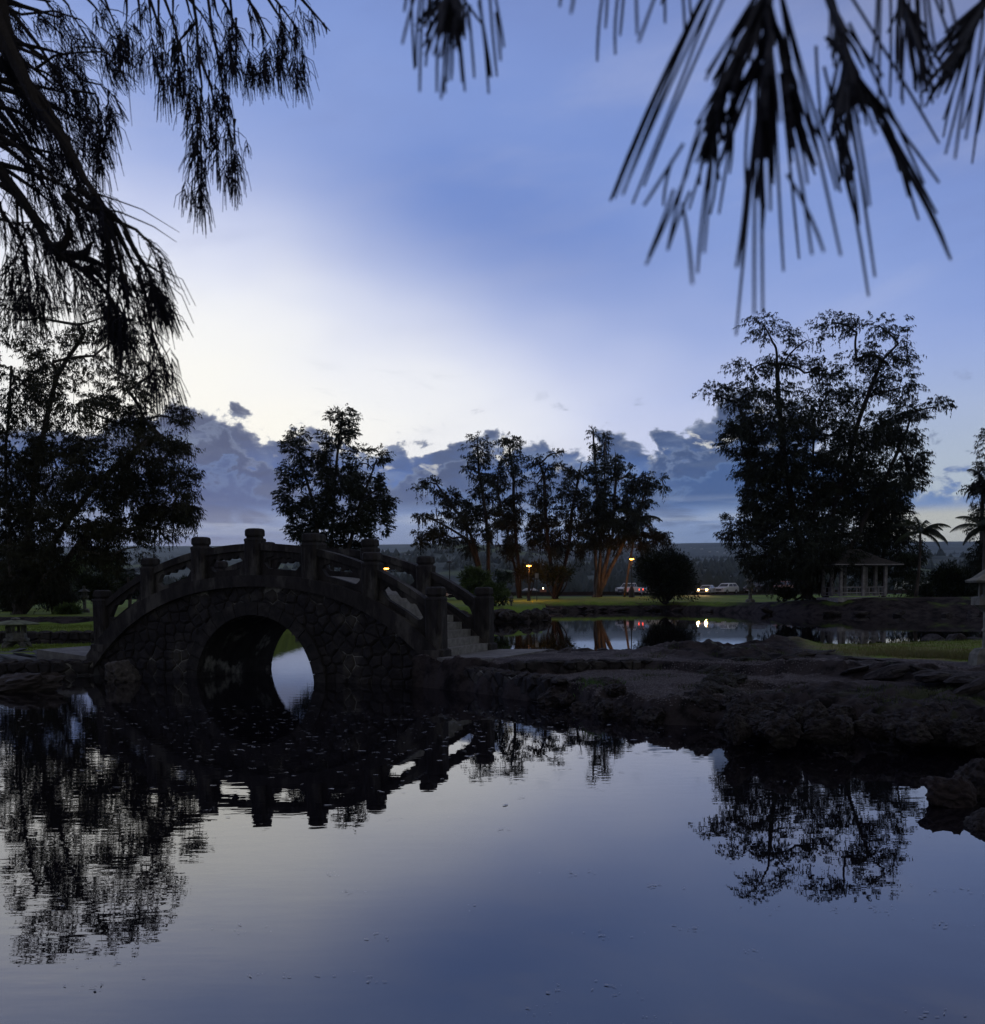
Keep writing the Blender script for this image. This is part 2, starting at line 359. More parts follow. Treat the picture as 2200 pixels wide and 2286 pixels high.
# far bank (behind the middle pond)
FSH = [(-200, 40), (-14, 42), (-9, 72), (2.5, 74), (4.2, 79), (5, 90), (5, 109), (6, 113), (20, 112), (24, 103), (28, 90), (30, 86), (34, 83), (48, 80), (60, 79), (200, 78)]
def fsh(x): return interp(x, FSH) + 1.2*fnoise(x*.25, 3.1) + .4*fnoise(x*1.3, 7)
def lawnz(y): return interp(y, [(40, .9), (80, 1.15), (113, 1.0), (118, 1.05), (135, 1.5), (150, 1.68), (400, 1.9)])
def far_h(x, y):
    d = y - fsh(x)
    top = lawnz(y)
    if x > 24: top += .45*sst(x, 27, 35)*sst(y, 78, 90)*(1-sst(y, 99, 108))
    z = -.6 + (top+.6)*sst(d, -1.0, 3.2+5*sst(x, 22, 32))
    if -1 < d < 9: z += .22*fnoise(x*.7, y*.7, 2)*sst(d, -.5, .6)*(1-sst(d, 4, 9))
    z += .05*fnoise(x*.12, y*.12, 5)
    return (x, y, z)
def far_col(q, pos, xyz_, nz):
    gr = q.mix(q.ss(q.noise(pos, .25, 6, .6), .38, .65), (.16, .25, .035), (.10, .17, .028))
    gr = q.mix(q.ss(q.noise(pos, .9, 6, .6), .50, .68), gr, (.10, .11, .04))
    rk = rockcol(q, pos, .5)
    z = xyz_[2]; f = q.ss(q.m('ADD', z, q.m('MULTIPLY', q.m('SUBTRACT', q.noise(pos, .3, 4, .6), .5), .5)), .58, .84)
    # bare lava ground on the gazebo peninsula
    f2 = q.m('MAXIMUM', q.ss(xyz_[0], 27, 22), q.ss(xyz_[1], 100, 106))
    pen = q.m('MULTIPLY', q.ss(xyz_[0], 24, 28), q.ss(q.noise(pos, .35, 5, .6), .5, .62))
    fm = q.m('MULTIPLY', f, q.m('MAXIMUM', f2, q.m('MULTIPLY', pen, .6)))
    return q.mix(fm, rk, gr), q.noise(pos, 3, 8, .65)
grid('far_bank', np.linspace(-70, 130, 260), np.concatenate([np.arange(38, 120, .7), np.arange(120, 190, 3)]), far_h, ground_mat('far_bank_ground', far_col))
def zfar(x, y): return far_h(x, y)[2]

# left garden terraces
def left_h(x, y):
    edge = interp(y, [(27, -10.6), (30.5, -9.9), (45, -11), (80, -12)]) + .3*fnoise(y*.5, 1)
    z = interp(y, [(27.2, -.5), (27.35, .38), (31, .44), (32, .5), (35.4, .5), (36.2, .3), (36.5, .86), (46, .9), (46.6, 1.22), (60, 1.3), (90, 1.35)])
    z += .03*fnoise(x*.6, y*.6)
    z = -.6 + (z+.6)*sst(edge - x, -.1, .6)
    return (x, y, z)
def left_col(q, pos, xyz_, nz):
    gr = q.mix(q.ss(q.noise(pos, .5, 6, .6), .35, .65), (.17, .23, .035), (.11, .16, .03))
    y = xyz_[1]
    rk = q.mix(q.ss(q.noise(pos, 1.6, 7, .6), .4, .6), (.10, .105, .11), (.05, .052, .056))
    dk = rockcol(q, pos)
    a = q.ss(q.m('ADD', y, q.m('MULTIPLY', q.m('SUBTRACT', q.noise(pos, .7, 4, .6), .5), 3)), 29.8, 30.6)
    bnd = q.m('MAXIMUM', q.m('MULTIPLY', q.ss(y, 34.8, 35.2), q.ss(y, 36.6, 36.3)), q.m('MULTIPLY', q.ss(y, 45.8, 46.1), q.ss(y, 47.4, 46.9)))
    col = q.mix(a, rk, gr); return q.mix(bnd, col, dk), q.noise(pos, 5, 8, .65)
grid('left_garden', np.linspace(-48, -9, 150), np.concatenate([np.arange(26.8, 37, .12), np.arange(37, 80, .5)]), left_h, ground_mat('left_garden_ground', left_col))

# near causeway of lava rock, gravel and grass
NSH = [(-1.7, 23.1), (-1.0, 22.4), (-.4, 21.8), (.3, 20.6), (1.3, 19.15), (2.0, 17.4), (2.6, 16.4), (3.9, 15.8), (4.7, 15.6), (5.5, 14.9), (6.0, 14.1), (6.7, 13.3), (7.3, 12.6), (8.2, 11.5), (10, 9), (13, 6), (30, 0)]
FSH2 = [(-1.7, 27.2), (1, 26.2), (3.5, 26.4), (6, 27), (9, 28.2), (12, 29.6), (16, 31), (30, 32)]
def cway_h(x, y):
    ys = interp(x, NSH); sl_ = abs(interp(x+.1, NSH)-interp(x-.1, NSH))/.2
    d = (y-ys)/math.sqrt(1+sl_*sl_); wob = .16*fnoise(x*1.1, y*1.1, 4); d += wob
    df = interp(x, FSH2) - y + .3*fnoise(x*.8, y*.8, 1)
    lavr = mn.ridged_multi_fractal(Vector((x*1.0, y*1.0, .5)), .9, 2.1, 5, 1.0, 2.0)
    top = .36 + .10*sst(d, .5, 3)
    # path terrace behind the inner wall
    yw = interp(x, [(-1, 22.6), (.6, 21.9), (3.2, 22.2), (4.2, 21.5), (5.5, 20.2), (8, 18.4), (12, 17.2), (30, 16)])
    back = sst(y-yw, -.05, .12 if x < 3.4 else (.30 if x < 7 else .8))
    top = top + (.66-top)*back
    rough = .03
    # rocky shoulder right of the gravel bay
    rk = sst(x + .45*(16-y)*0, 3.0, 4.2)*(1-sst(d, 2.4, 3.6)); rough += .13*rk
    edge = 1-sst(d, .3, 1.1); rough += .15*edge
    if x > 6: rough += .05*sst(x, 6, 8)*(1-sst(d, 4, 5.5))
    # big lava mound and the broken ledge behind
    mx, my = (x-5.6)/1.75, (y-24.0)/1.3; mnd = math.exp(-(mx*mx+my*my)**1.4)
    top += .20*mnd; rough += .20*mnd
    mx, my = (x-3.9)/1.0, (y-24.6)/.7; mnd2 = math.exp(-(mx*mx+my*my)); top += .12*mnd2; rough += .08*mnd2
    mx, my = (x-7.6)/1.2, (y-27.6)/.8; mnd3 = math.exp(-(mx*mx+my*my)); top += .35*mnd3; rough += .12*mnd3
    ledge = math.exp(-((y-yw-.45)/.55)**2)*sst(x, 5.2, 6.5); top += .14*ledge; rough += .09*ledge
    z = top + rough*(lavr-1.0)*.9 + .03*fnoise(x*4, y*4)*(1 if rough > .05 else .35)
    z = -.5 + (z+.5)*sst(d, -.16, .16 + .12*abs(fnoise(x*2, y*2, 8)))
    z = -.5 + (z+.5)*sst(df, -.1, .5)
    return (x, y, z)
def cway_col(q, pos, xyz_, nz):
    rk = rockcol(q, pos)
    gv = q.mix(q.ss(q.noise(pos, 22, 6, .7), .4, .6), (.15, .135, .14), (.05, .044, .048))
    gv = q.mix(q.ss(q.noise(pos, 1.1, 4, .6), .45, .62), gv, (.055, .048, .053))
    x, y, z = xyz_
    flat = q.ss(nz, .90, .985)
    lowrt = q.m('MULTIPLY', flat, q.ss(z, .3, .36))
    nrock = q.m('SUBTRACT', 1, q.m('MULTIPLY', q.ss(x, 3.6, 4.6), q.ss(y, 18.5, 17.2)))
    mm = q.m('MULTIPLY', q.m('MULTIPLY', q.ss(x, 4.0, 4.6), q.ss(x, 9.0, 7.8)), q.m('MULTIPLY', q.ss(y, 20.2, 20.9), q.ss(y, 28, 27)))
    col = q.mix(q.m('MULTIPLY', lowrt, q.m('MULTIPLY', nrock, q.m('SUBTRACT', 1, mm))), rk, gv)
    gr = q.mix(q.ss(q.noise(pos, 1.2, 5, .6), .4, .6), (.15, .22, .04), (.20, .18, .08))
    u = q.m('SUBTRACT', y, q.m('ADD', 19.6, q.m('MULTIPLY', q.m('SUBTRACT', 12, x), .75)))
    gm = q.m('MULTIPLY', q.m('MULTIPLY', q.ss(q.m('ADD', x, q.m('MULTIPLY', q.noise(pos, .9, 4, .6), 2.2)), 9.2, 10.2), q.ss(u, 0, .6)), q.ss(z, .40, .52))
    col = q.mix(gm, col, gr)
    li = q.m('MULTIPLY', q.ss(q.noise(pos, 5, 9, .7), .56, .66), q.ss(z, .72, .9))
    col = q.mix(li, col, (.13, .15, .125))
    ms = q.m('MULTIPLY', q.m('MULTIPLY', q.ss(q.noise(pos, 1.6, 6, .6), .50, .62), q.ss(x, 5.2, 6.6)), q.ss(y, 18.5, 16))
    col = q.mix(q.m('MULTIPLY', ms, .7), col, (.055, .065, .022))
    return col, q.noise(pos, 9, 8, .7)
grid('causeway', np.arange(-1.9, 19, .075), np.concatenate([np.arange(7, 28.5, .075), np.arange(28.5, 37, .2)]), cway_h, ground_mat('causeway_ground', cway_col))

# ground beyond, road and hills
road = MB(); road.box((30, 152, 1.66), (360, 14, .06)); o = road.obj('road', M_asph); o['kind'] = 'structure'
def hill_h(a, r):
    # a: azimuth in degrees, r: distance
    x = r*math.tan(R(a)); y = r
    base = 1.6
    t1 = sst(r, 700, 1500); t2 = sst(r, 1500, 5600)
    z = base + t1*34 + t2*228
    z += t1*(1-t2)*26*max(0, fnoise(x*.0012+3, y*.0012, 1)) + t2*10*fnoise(x*.0006, y*.0006, 2)
    z += sst(r, 900, 1400)*3.5*fnoise(x*.02, y*.02, 3)*sst(6000-r, 0, 4000)
    z += 26*math.exp(-((a+1.0)/5.5)**2)*math.exp(-((r-1450)/260)**2)
    z -= t2*.9*max(0, a+20)*.25
    return (x, y, z)
def hill_col(q, pos, xyz_, nz):
    c = q.mix(q.ss(q.noise(pos, .012, 9, .65), .38, .62), (.095, .115, .10), (.030, .040, .038))  # lightened grey tones: part of the distance haze is in this colour
    f = q.m('MULTIPLY', q.ss(q.noise(pos, .0045, 4, .5), .56, .62), q.ss(xyz_[1], 2600, 1900))
    c = q.mix(q.m('MULTIPLY', f, .75), c, (.12, .16, .06))
    return c, q.noise(pos, .05, 6, .65)
rr = np.concatenate([np.linspace(165, 700, 14), np.linspace(720, 2200, 90), np.linspace(2240, 5800, 60)])
grid('hills', np.linspace(-50, 50, 260), rr, hill_h, ground_mat('hill_ground', hill_col))

# ------------------------------------------------------------------ stone pattern (Voronoi)
def clip_poly(poly, nx, ny, c):
    out = []; n = len(poly)
    for i in range(n):
        a = poly[i]; b_ = poly[(i+1) % n]; da = a[0]*nx+a[1]*ny-c; db = b_[0]*nx+b_[1]*ny-c
        if da <= 0: out.append(a)
        if (da < 0 < db) or (db < 0 < da):
            t = da/(da-db); out.append((a[0]+(b_[0]-a[0])*t, a[1]+(b_[1]-a[1])*t))
    return out
def voronoi(x0, x1, y0, y1, sx_, sy_, jit=.42, rnd=random):
    pts = []; ny = max(1, int(round((y1-y0)/sy_))); nx = max(1, int(round((x1-x0)/sx_)))
    for j in range(-1, ny+1):
        for i in range(-1, nx+1):
            pts.append((x0+(i+.5+(.5 if j % 2 else 0)+rnd.uniform(-jit, jit))*(x1-x0)/nx, y0+(j+.5+rnd.uniform(-jit, jit))*(y1-y0)/ny))
    cells = []
    A = np.array(pts)
    for k, p in enumerate(pts):
        if not (x0 <= p[0] <= x1 and y0 <= p[1] <= y1): continue
        poly = [(x0, y0), (x1, y0), (x1, y1), (x0, y1)]
        dd = np.hypot(A[:, 0]-p[0], A[:, 1]-p[1]); near = np.argsort(dd)[1:20]
        for q in near:
            o = pts[q]; nx_, ny_ = o[0]-p[0], o[1]-p[1]
            poly = clip_poly(poly, nx_, ny_, (nx_*(o[0]+p[0])+ny_*(o[1]+p[1]))/2)
            if len(poly) < 3: break
        if len(poly) >= 3: cells.append((p, poly))
    return cells
def stone_obj(poly, parent, m, y, depth, out, xf=None):
    """polygon in (x,z) turned into a bulging stone standing proud of plane y, toward -y"""
    cx = sum(p[0] for p in poly)/len(poly); cz = sum(p[1] for p in poly)/len(poly); n = len(poly)
    def ring(sc, gap): return [(cx+(p[0]-cx)*sc, cz+(p[1]-cz)*sc) for p in poly]
    r0, r1 = ring(.95, 0), ring(.90, 0); r2 = ring(.62, 0)
    vs = [(a, y+depth, c_) for a, c_ in r0] + [(a, y-out*.45, c_) for a, c_ in r1] + [(a+random.uniform(-.01, .01), y-out*random.uniform(.8, 1.2), c_) for a, c_ in r2]
    if xf: vs = [xf(v) for v in vs]
    fs = []
    for k in range(2):
        for i in range(n): a, b_ = k*n+i, k*n+(i+1) % n; fs.append((a, b_, b_+n, a+n))
    fs.append(tuple(2*n+i for i in range(n)))
    mb = MB().add(vs, fs); return mb.obj('stone', m, parent)

# ------------------------------------------------------------------ bridge
BX, BY, BPH, BAY, BW = -6.08, 25.53, .3932, 1.712, 2.93
def zt(s): return 2.70 - .0367*s*s - .00106*s**4
def zb(s): return zt(s) - .29 - .011*s*s
def rt(s): return 3.51 - .0489*s*s - .00045*s**4
def ptop(s): return 3.896 - .0582*s*s
bridge = thing('footbridge', 'dark arched stone footbridge with concrete railings and square capped posts crossing the pond', 'footbridge', (BX, BY, 0), -BPH)
AR, AZ = 1.83, -.14
def archz(s, r): return AZ + math.sqrt(max(0, r*r - s*s)) if abs(s) < r else -.6
def core_cols(s0, s1, n, inner):
    out = []
    for i in range(n+1):
        s = s0+(s1-s0)*i/n; out.append((s, archz(s, inner) if abs(s) < inner else -.6, zb(s)+.06))
    return out
SE = 5.55
mb = MB()
c1 = core_cols(-SE, -AR, 20, AR); c2 = core_cols(-AR, AR, 48, AR); c3 = core_cols(AR, SE, 20, AR)
c2[0] = (-AR, AZ, zb(AR)+.06); c2[-1] = (AR, AZ, zb(AR)+.06)
mb.strip(c1, -.12, BW+.12); mb.strip(c2, -.12, BW+.12); mb.strip(c3, -.12, BW+.12)
mb.obj('core_wall', M_mortar, bridge)
# edge bands under the railings
for side in (0, 1):
    y0, y1 = (-.27, .24) if side == 0 else (BW-.24, BW+.27)
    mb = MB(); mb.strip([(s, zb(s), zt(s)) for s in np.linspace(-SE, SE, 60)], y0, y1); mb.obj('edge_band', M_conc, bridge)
    # arch ring stones
    k = 17
    for i in range(k):
        a0 = math.pi*(i+.02)/k; a1 = math.pi*(i+.98)/k; vs = []
        yy0, yy1 = (-.22+random.uniform(-.012, .012), -.05) if side == 0 else (BW+.05, BW+.22)
        for y in (yy0, yy1):
            for r in (AR-.005, AR+.33):
                for a in (a0, (a0+a1)/2, a1): vs.append((-r*math.cos(a), y, AZ+r*math.sin(a)))
        fs = [(0, 1, 4, 3), (1, 2, 5, 4), (9, 10, 7, 6), (10, 11, 8, 7), (0, 3, 9, 6), (2, 8, 11, 5), (3, 4, 10, 9), (4, 5, 11, 10), (1, 0, 6, 7), (2, 1, 7, 8)]
        MB().add(vs, fs).obj('arch_stone', M_ring, bridge)
# spandrel stones, near face
rs = random.Random(3)
def clamp_sp(p, ):
    x, z = p; d = math.hypot(x, z-AZ)
    if d < AR+.22: f_ = (AR+.22)/max(d, .01); x, z = x*f_, AZ+(z-AZ)*f_
    z = min(z, zb(x)+.05); return (x, z)
cells = voronoi(-SE, SE, -.35, 2.5, .34, .27, .40, rs)
for p, poly in cells:
    d = math.hypot(p[0], p[1]-AZ)
    if d < AR+.10 or p[1] > zb(p[0])+.05: continue
    q = [clamp_sp(v) for v in poly]
    A_ = abs(sum(q[i][0]*q[(i+1) % len(q)][1]-q[(i+1) % len(q)][0]*q[i][1] for i in range(len(q))))/2
    if A_ < .012: continue
    stone_obj(q, bridge, M_stone, -.12, .03, rs.uniform(.018, .06))
# deck and steps
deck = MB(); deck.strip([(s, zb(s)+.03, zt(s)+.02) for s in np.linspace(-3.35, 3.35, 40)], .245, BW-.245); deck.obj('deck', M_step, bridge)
for sg in (1, -1):
    z1 = .70; n = 8; top = zt(3.35)+.02
    for i in range(n):
        sA = 5.35 - (5.35-3.35)*i/n; z = z1 + (top-z1)*(i+1)/(n+.0)
        a, b_ = sA, 3.352
        if i == n-1: z = top-.03
        mb = MB(); mb.box(((a+b_)/2*sg, BW/2, (z+z1-.3)/2 if i == 0 else z-(top-z1)/n/2+.002*i), (a-b_, BW-.50, (z-z1+.3) if i == 0 else (top-z1)/n)); mb.obj('step', M_step, bridge)
# posts, handrails, panels
def post_mesh(h, plinth):
    mb = MB(); w = .225
    def ring(z, hw, ch=.05):
        c = ch; return [(hw-c, -hw, z), (hw, -hw+c, z), (hw, hw-c, z), (hw-c, hw, z), (-hw+c, hw, z), (-hw, hw-c, z), (-hw, -hw+c, z), (-hw+c, -hw, z)]
    pr_ = [(-.05, w+.06), (.13, w+.06), (.17, w-.01)] if plinth else [(-.05, w-.01)]
    pr_ += [(.17 if plinth else 0.1, w-.008), (h-.34, w-.010), (h-.30, w-.0), (h-.262, w-.012), (h-.245, w-.05), (h-.215, w-.05)]
    vs = []; fs = []
    for z, hw in pr_: vs += ring(z, hw)
    for j in range(len(pr_)-1):
        for i in range(8): a, b_ = j*8+i, j*8+(i+1) % 8; fs.append((a, b_, b_+8, a+8))
    fs.append(tuple(range((len(pr_)-1)*8, len(pr_)*8))); mb.add(vs, fs)
    cap = MB(); vs = []; fs = []; cp = [(h-.215, w-.05), (h-.20, w-.022), (h-.17, w-.012), (h-.06, w-.015), (h-.02, w-.03), (h, w-.07)]
    for z, hw in cp: vs += ring(z, hw, .075)
    for j in range(len(cp)-1):
        for i in range(8): a, b_ = j*8+i, j*8+(i+1) % 8; fs.append((a, b_, b_+8, a+8))
    fs.append(tuple(range(7, -1, -1))); fs.append(tuple(range((len(cp)-1)*8, len(cp)*8))); cap.add(vs, fs)
    # sunk vertical channel on the faces
    return mb.mesh('post'), cap.mesh('post_cap')
for side in (0, 1):
    yc = 0 if side == 0 else BW
    for n in range(-3, 4):
        s = n*BAY; end = abs(n) == 3
        base = .72 if end else zt(s) - (.02 if n else .0)
        pm, cmh = post_mesh(ptop(s)-base, end)
        po = link('post', pm, M_conc, bridge, (s, yc, base)); link('post_cap', cmh, M_conc, po)
        for yy in (-.215, .215):
            for dx in (-.085, .085):
                r_ = MB(); h0 = .22 if end else .12; r_.box((dx, yy, (ptop(s)-base)/2-.08), (.05, .022, ptop(s)-base-h0-.46)); r_.obj('rib', M_conc, po)
    for n in range(-3, 3):
        s0, s1 = n*BAY+.20, (n+1)*BAY-.20; N = 36; ss_ = np.linspace(s0, s1, N+1)
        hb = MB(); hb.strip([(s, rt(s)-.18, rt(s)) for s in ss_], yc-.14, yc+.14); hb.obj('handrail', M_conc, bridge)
        lo, hi = [], []; ins = .13; ph_ = rng.uniform(0, 6)
        o0, o1 = s0+ins, s1-ins
        for s in ss_:
            zlo = zt(s)-.01; zhi = rt(s)-.17
            u = (s-o0)/(o1-o0); mid = (zt(s)+rt(s))/2 - .07
            if 0 <= u <= 1:
                w_ = min(1, (min(u, 1-u)/.13))**.5 if min(u, 1-u) > 0 else 0
                hl = .165*w_; hh = (.165 + .03*math.sin(u*26+ph_) - .05*(1-2*abs(u-.5)))*w_
                a, c_ = mid-hl, mid+hh
            else: a = c_ = mid
            lo.append((s, zlo, min(a, c_))); hi.append((s, max(a, c_), zhi))
        pb = MB(); pb.strip(lo, yc-.075, yc+.075); pb.strip(hi, yc-.075, yc+.075); pb.obj('railing_panel', M_conc, bridge)
def BLW(s, y, z=0): return Vector((BX+s*math.cos(BPH)+y*math.sin(BPH), BY-s*math.sin(BPH)+y*math.cos(BPH), z))
# landings
for sg, lab in ((1, 'right'), (-1, 'left')):
    mb = MB(); a, c_ = (5.36, 6.75) if sg > 0 else (-7.2, -5.36)
    vs = [BLW(a, -.45, .70), BLW(c_, -.55 if sg > 0 else -.2, .70 if sg > 0 else .5), BLW(c_+(.1 if sg > 0 else 0), BW+.7, .70 if sg > 0 else .5), BLW(a, BW+.3, .70)]
    lo = [v-Vector((0, 0, .3)) for v in vs]; mb.add(vs+lo, [(0, 1, 2, 3), (7, 6, 5, 4), (0, 4, 5, 1), (1, 5, 6, 2), (2, 6, 7, 3), (3, 7, 4, 0)])
    o = mb.obj('landing_slab', M_slab); tag(o, 'pale stone landing slab at the foot of the steps at the %s end of the bridge' % lab, 'landing slab')

# ------------------------------------------------------------------ retaining walls with separate stones
def stone_wall(name, label, a, b_, z0, z1, sx_, sy_, m=M_stone, thick=.3, seed=1, out=(.03, .08), limit=300):
    a = Vector(a); b_ = Vector(b_); L = (b_-a).length; ang = math.atan2(b_.y-a.y, b_.x-a.x)
    w = thing(name, label, 'stone wall', (a.x, a.y, 0), ang)
    c = MB(); c.box((L/2, thick/2+.02, (z0+z1)/2-.02), (L, thick, z1-z0)); c.obj('core', M_mortar, w)
    rs = random.Random(seed); k = 0
    for p, poly in voronoi(0, L, z0, z1, sx_, sy_, .4, rs):
        if k >= limit: break
        stone_obj(poly, w, m, 0.0, .03, rs.uniform(*out)); k += 1
    # capping row of lumpy stones
    x = 0
    while x < L:
        wd = rs.uniform(.8, 1.5)*sx_; ro = rock_mesh(rs.randrange(6)); o = link('stone', ro, None, w, (x+wd/2, thick*.4, z1-.02)); o.scale = (wd*.58, thick*.55, sy_*.32); o.rotation_euler = (0, rs.uniform(-.1, .1), rs.uniform(-.3, .3)); x += wd
    return w
ROCKS = {}
def rock_mesh(i, m=M_lava, sub=2):
    key = (i, m.name, sub)
    if key in ROCKS: return ROCKS[key]
    import bmesh
    bm = bmesh.new(); bmesh.ops.create_icosphere(bm, subdivisions=sub, radius=1)
    rs = random.Random(100+i)
    planes = [Vector((rs.uniform(-1, 1), rs.uniform(-1, 1), rs.uniform(-.6, 1))).normalized() for _ in range(7)]
    for v in bm.verts:
        p = v.co.copy()
        for pl in planes:
            d = p.dot(pl)
            if d > .74: p -= pl*(d-.74)*.8
        p *= 1+.24*fnoise(p.x*1.6+i*5, p.y*1.6, p.z*1.6, 3)+.16*(.5-abs(fnoise(p.x*3.3+i*3, p.y*3.3, p.z*3.3, 4)))
        if sub > 2: p *= 1+.14*fnoise(p.x*6+i*5, p.y*6, p.z*6, 4)
        v.co = p
    me = bpy.data.meshes.new('rock'); bm.to_mesh(me); bm.free(); me.materials.append(m)
    ROCKS[key] = me; return me
stone_wall('retaining_wall', 'low wall of fitted dark stones below the right landing, meeting the water', BLW(5.5, -.17), (1.15, 19.35, 0), -.3, .5, .36, .27, seed=4)
stone_wall('garden_wall', 'short inner wall of dark lava stones along the near edge of the gravel path', (.35, 21.95, 0), (3.35, 22.15, 0), .2, .66, .34, .2, seed=5)
stone_wall('retaining_wall', 'waterside wall of dark stones left of the bridge under the flat paving', (-22, 27.3, 0), BLW(-5.3, -.3), -.3, .38, .42, .3, seed=6)
stone_wall('garden_wall', 'dark dry-stone terrace wall behind the squat stone lantern on the left', (-24, 36.2, 0), (-10.7, 36.2, 0), .3, .88, .42, .25, seed=7)
o = stone_wall('garden_wall', 'low dark wall edging the upper lawn under the left tree', (-26, 46.6, 0), (-11.5, 46.4, 0), .85, 1.2, .5, .22, seed=8)
# sea wall in front of the parking road
sw = MB(); sw.box((30, 160.4, 1.95), (240, .4, .70)); o = sw.obj('sea_wall', mat('low_wall_paint', (.04, .03, .032), (.025, .02, .022), .6, .85)); tag(o, 'long low dark wall behind the lawn trees, beside the parking road', 'wall')

# boulders and lava rocks
def rock(label, group, loc, sc, i, m=M_lava, sub=4, rz=None, name='boulder'):
    o = link(name, rock_mesh(i % 8, m, sub), None, None, loc); o.scale = sc
    o.rotation_euler = (random.uniform(-.3, .3), random.uniform(-.3, .3), random.uniform(0, 6.28) if rz is None else rz)
    tag(o, label, 'rock', group); return o
pts = NSH[4:-2]; cum = [0]
for i in range(len(pts)-1): cum.append(cum[-1]+math.dist(pts[i], pts[i+1]))
t = .1; i = 0
while t < cum[-1]:
    x = float(np.interp(t, cum, [p[0] for p in pts])); y = float(np.interp(t, cum, [p[1] for p in pts]))
    sc = random.uniform(.14, .29)
    rock('dark lava boulder in the broken row along the waterline of the gravel bank', 'lava boulders along the near shoreline', (x+random.uniform(-.1, .2), y+random.uniform(-.1, .3), random.uniform(.0, .16)), (sc*1.2, sc, sc*.85), i)
    if random.random() < .6:
        sc = random.uniform(.14, .28)
        rock('dark lava boulder lying on the rocky slope just above the waterline boulders', 'lava boulders on the slope', (x+random.uniform(.2, .7), y+random.uniform(.2, .7), random.uniform(.25, .42)), (sc*1.3, sc, sc*.7), i+3)
    t += random.uniform(.3, .5); i += 1
for k in range(60):
    px, py = random.uniform(1640, 2190), random.uniform(1560, 1630)
    p = G(px, py, .35)
    rock('rough lava lump on the dark rocky slope at the right', 'lava lumps on the right slope', (p.x, p.y, .3), tuple(random.uniform(.12, .28) for _ in range(2))+(random.uniform(.1, .2),), k)
for k in range(22):
    px = random.uniform(1180, 1520); p = G(px, random.uniform(1452, 1462), .62)
    rock('small dark stone in the row on the far edge of the gravel path', 'edging stones beyond the path', (p.x, p.y, .60), (random.uniform(.2, .42), .2, random.uniform(.06, .13)), k, sub=2, rz=0)
for k in range(40):
    px = random.uniform(1700, 2200); f_ = (px-1700)/500; p = G(px, 1452+f_*58+random.uniform(-9, 12), .72)
    rock('flat dark rock in the broken ledge below the right hand grass', 'flat ledge rocks', (p.x, p.y, .66), (random.uniform(.25, .55), random.uniform(.15, .3), random.uniform(.05, .11)), k, sub=2, rz=random.uniform(-.4, .4))
for k in range(12):
    p = G(random.uniform(1560, 1760), random.uniform(1455, 1500), .8)
    rock('lichen-spotted lava lump on the mound behind the gravel bank', 'lichen rocks on the mound', (p.x, p.y, cway_h(p.x, p.y)[2]-.03), (random.uniform(.2, .4), random.uniform(.2, .3), random.uniform(.1, .2)), k, M_lichen)
p = G(2136, 1800, 0); rock('single pointed brown boulder standing in the water near the right edge', None, (p.x-.02, p.y+.12, .10), (.27, .2, .19), 2, mat('brown_rock', (.055, .040, .040), (.025, .018, .02), 4, .7, .8, 20), 4, .2)
p = G(2192, 1790, 0); rock('darker boulder half cut by the right edge behind the pointed one', None, (p.x+.12, p.y+.35, .14), (.26, .22, .24), 3, M_lava, 4)
p = G(2190, 1850, 0); rock('low flat rock in the water in front of the pointed boulder', None, (p.x+.06, p.y+.1, .03), (.22, .15, .09), 4, M_lava, 4)
for k in range(9):
    p = G(random.uniform(2072, 2190), 1442, 0); rock('dark lava rock of the small islet in the pond behind the right grass', 'islet rocks', (p.x*1.0, p.y+random.uniform(-1, 2), random.uniform(.0, .2)), (random.uniform(.35, .7), .4, random.uniform(.2, .4)), k, sub=2)
for k in range(30):
    x = random.uniform(-3, 4.6); y = fsh(x)+random.uniform(0, 1.2)
    rock('black boulder in the rubble bank jutting out beside the small stone lantern', 'rubble bank boulders', (x, y, random.uniform(.1, .7)), (random.uniform(.35, .7), .5, random.uniform(.25, .45)), k, sub=2)
for k in range(34):
    x = random.uniform(7, 60); y = fsh(x)+random.uniform(0, 1.5)
    rock('dark rock along the far shoreline of the middle pond', 'far shoreline rocks', (x, y, random.uniform(.0, .35)), (random.uniform(.5, 1.3), .6, random.uniform(.2, .45)), k, sub=2)
p = G(258, 1525, 0); rock('pale rounded boulder at the water by the left foot of the bridge', None, (p.x, p.y+.5, .2), (.42, .35, .4), 5, mat('pale_boulder', (.09, .082, .08), (.05, .045, .045), 3, .85, .7, 16), 4)
p = G(35, 1545, 0); rock('long low smooth boulder in the water at the left edge', None, (p.x, p.y+.4, .08), (.95, .5, .3), 6, mat('smooth_boulder', (.06, .05, .05), (.035, .03, .03), 3, .8, .5, 16), 4, 0)
for k in range(9):
    p = G(random.uniform(0, 130), random.uniform(1456, 1470), .42); rock('flat bluish paving rock above the left waterside wall', 'flat paving rocks on the left', (p.x, p.y, .41), (random.uniform(.5, .9), random.uniform(.25, .4), .06), k, mat('bluish_rock', (.12, .13, .145), (.06, .065, .075), 2, .8, .6, 12), 2, 0)
mb = MB()
p = G(1000, 1400, 0)

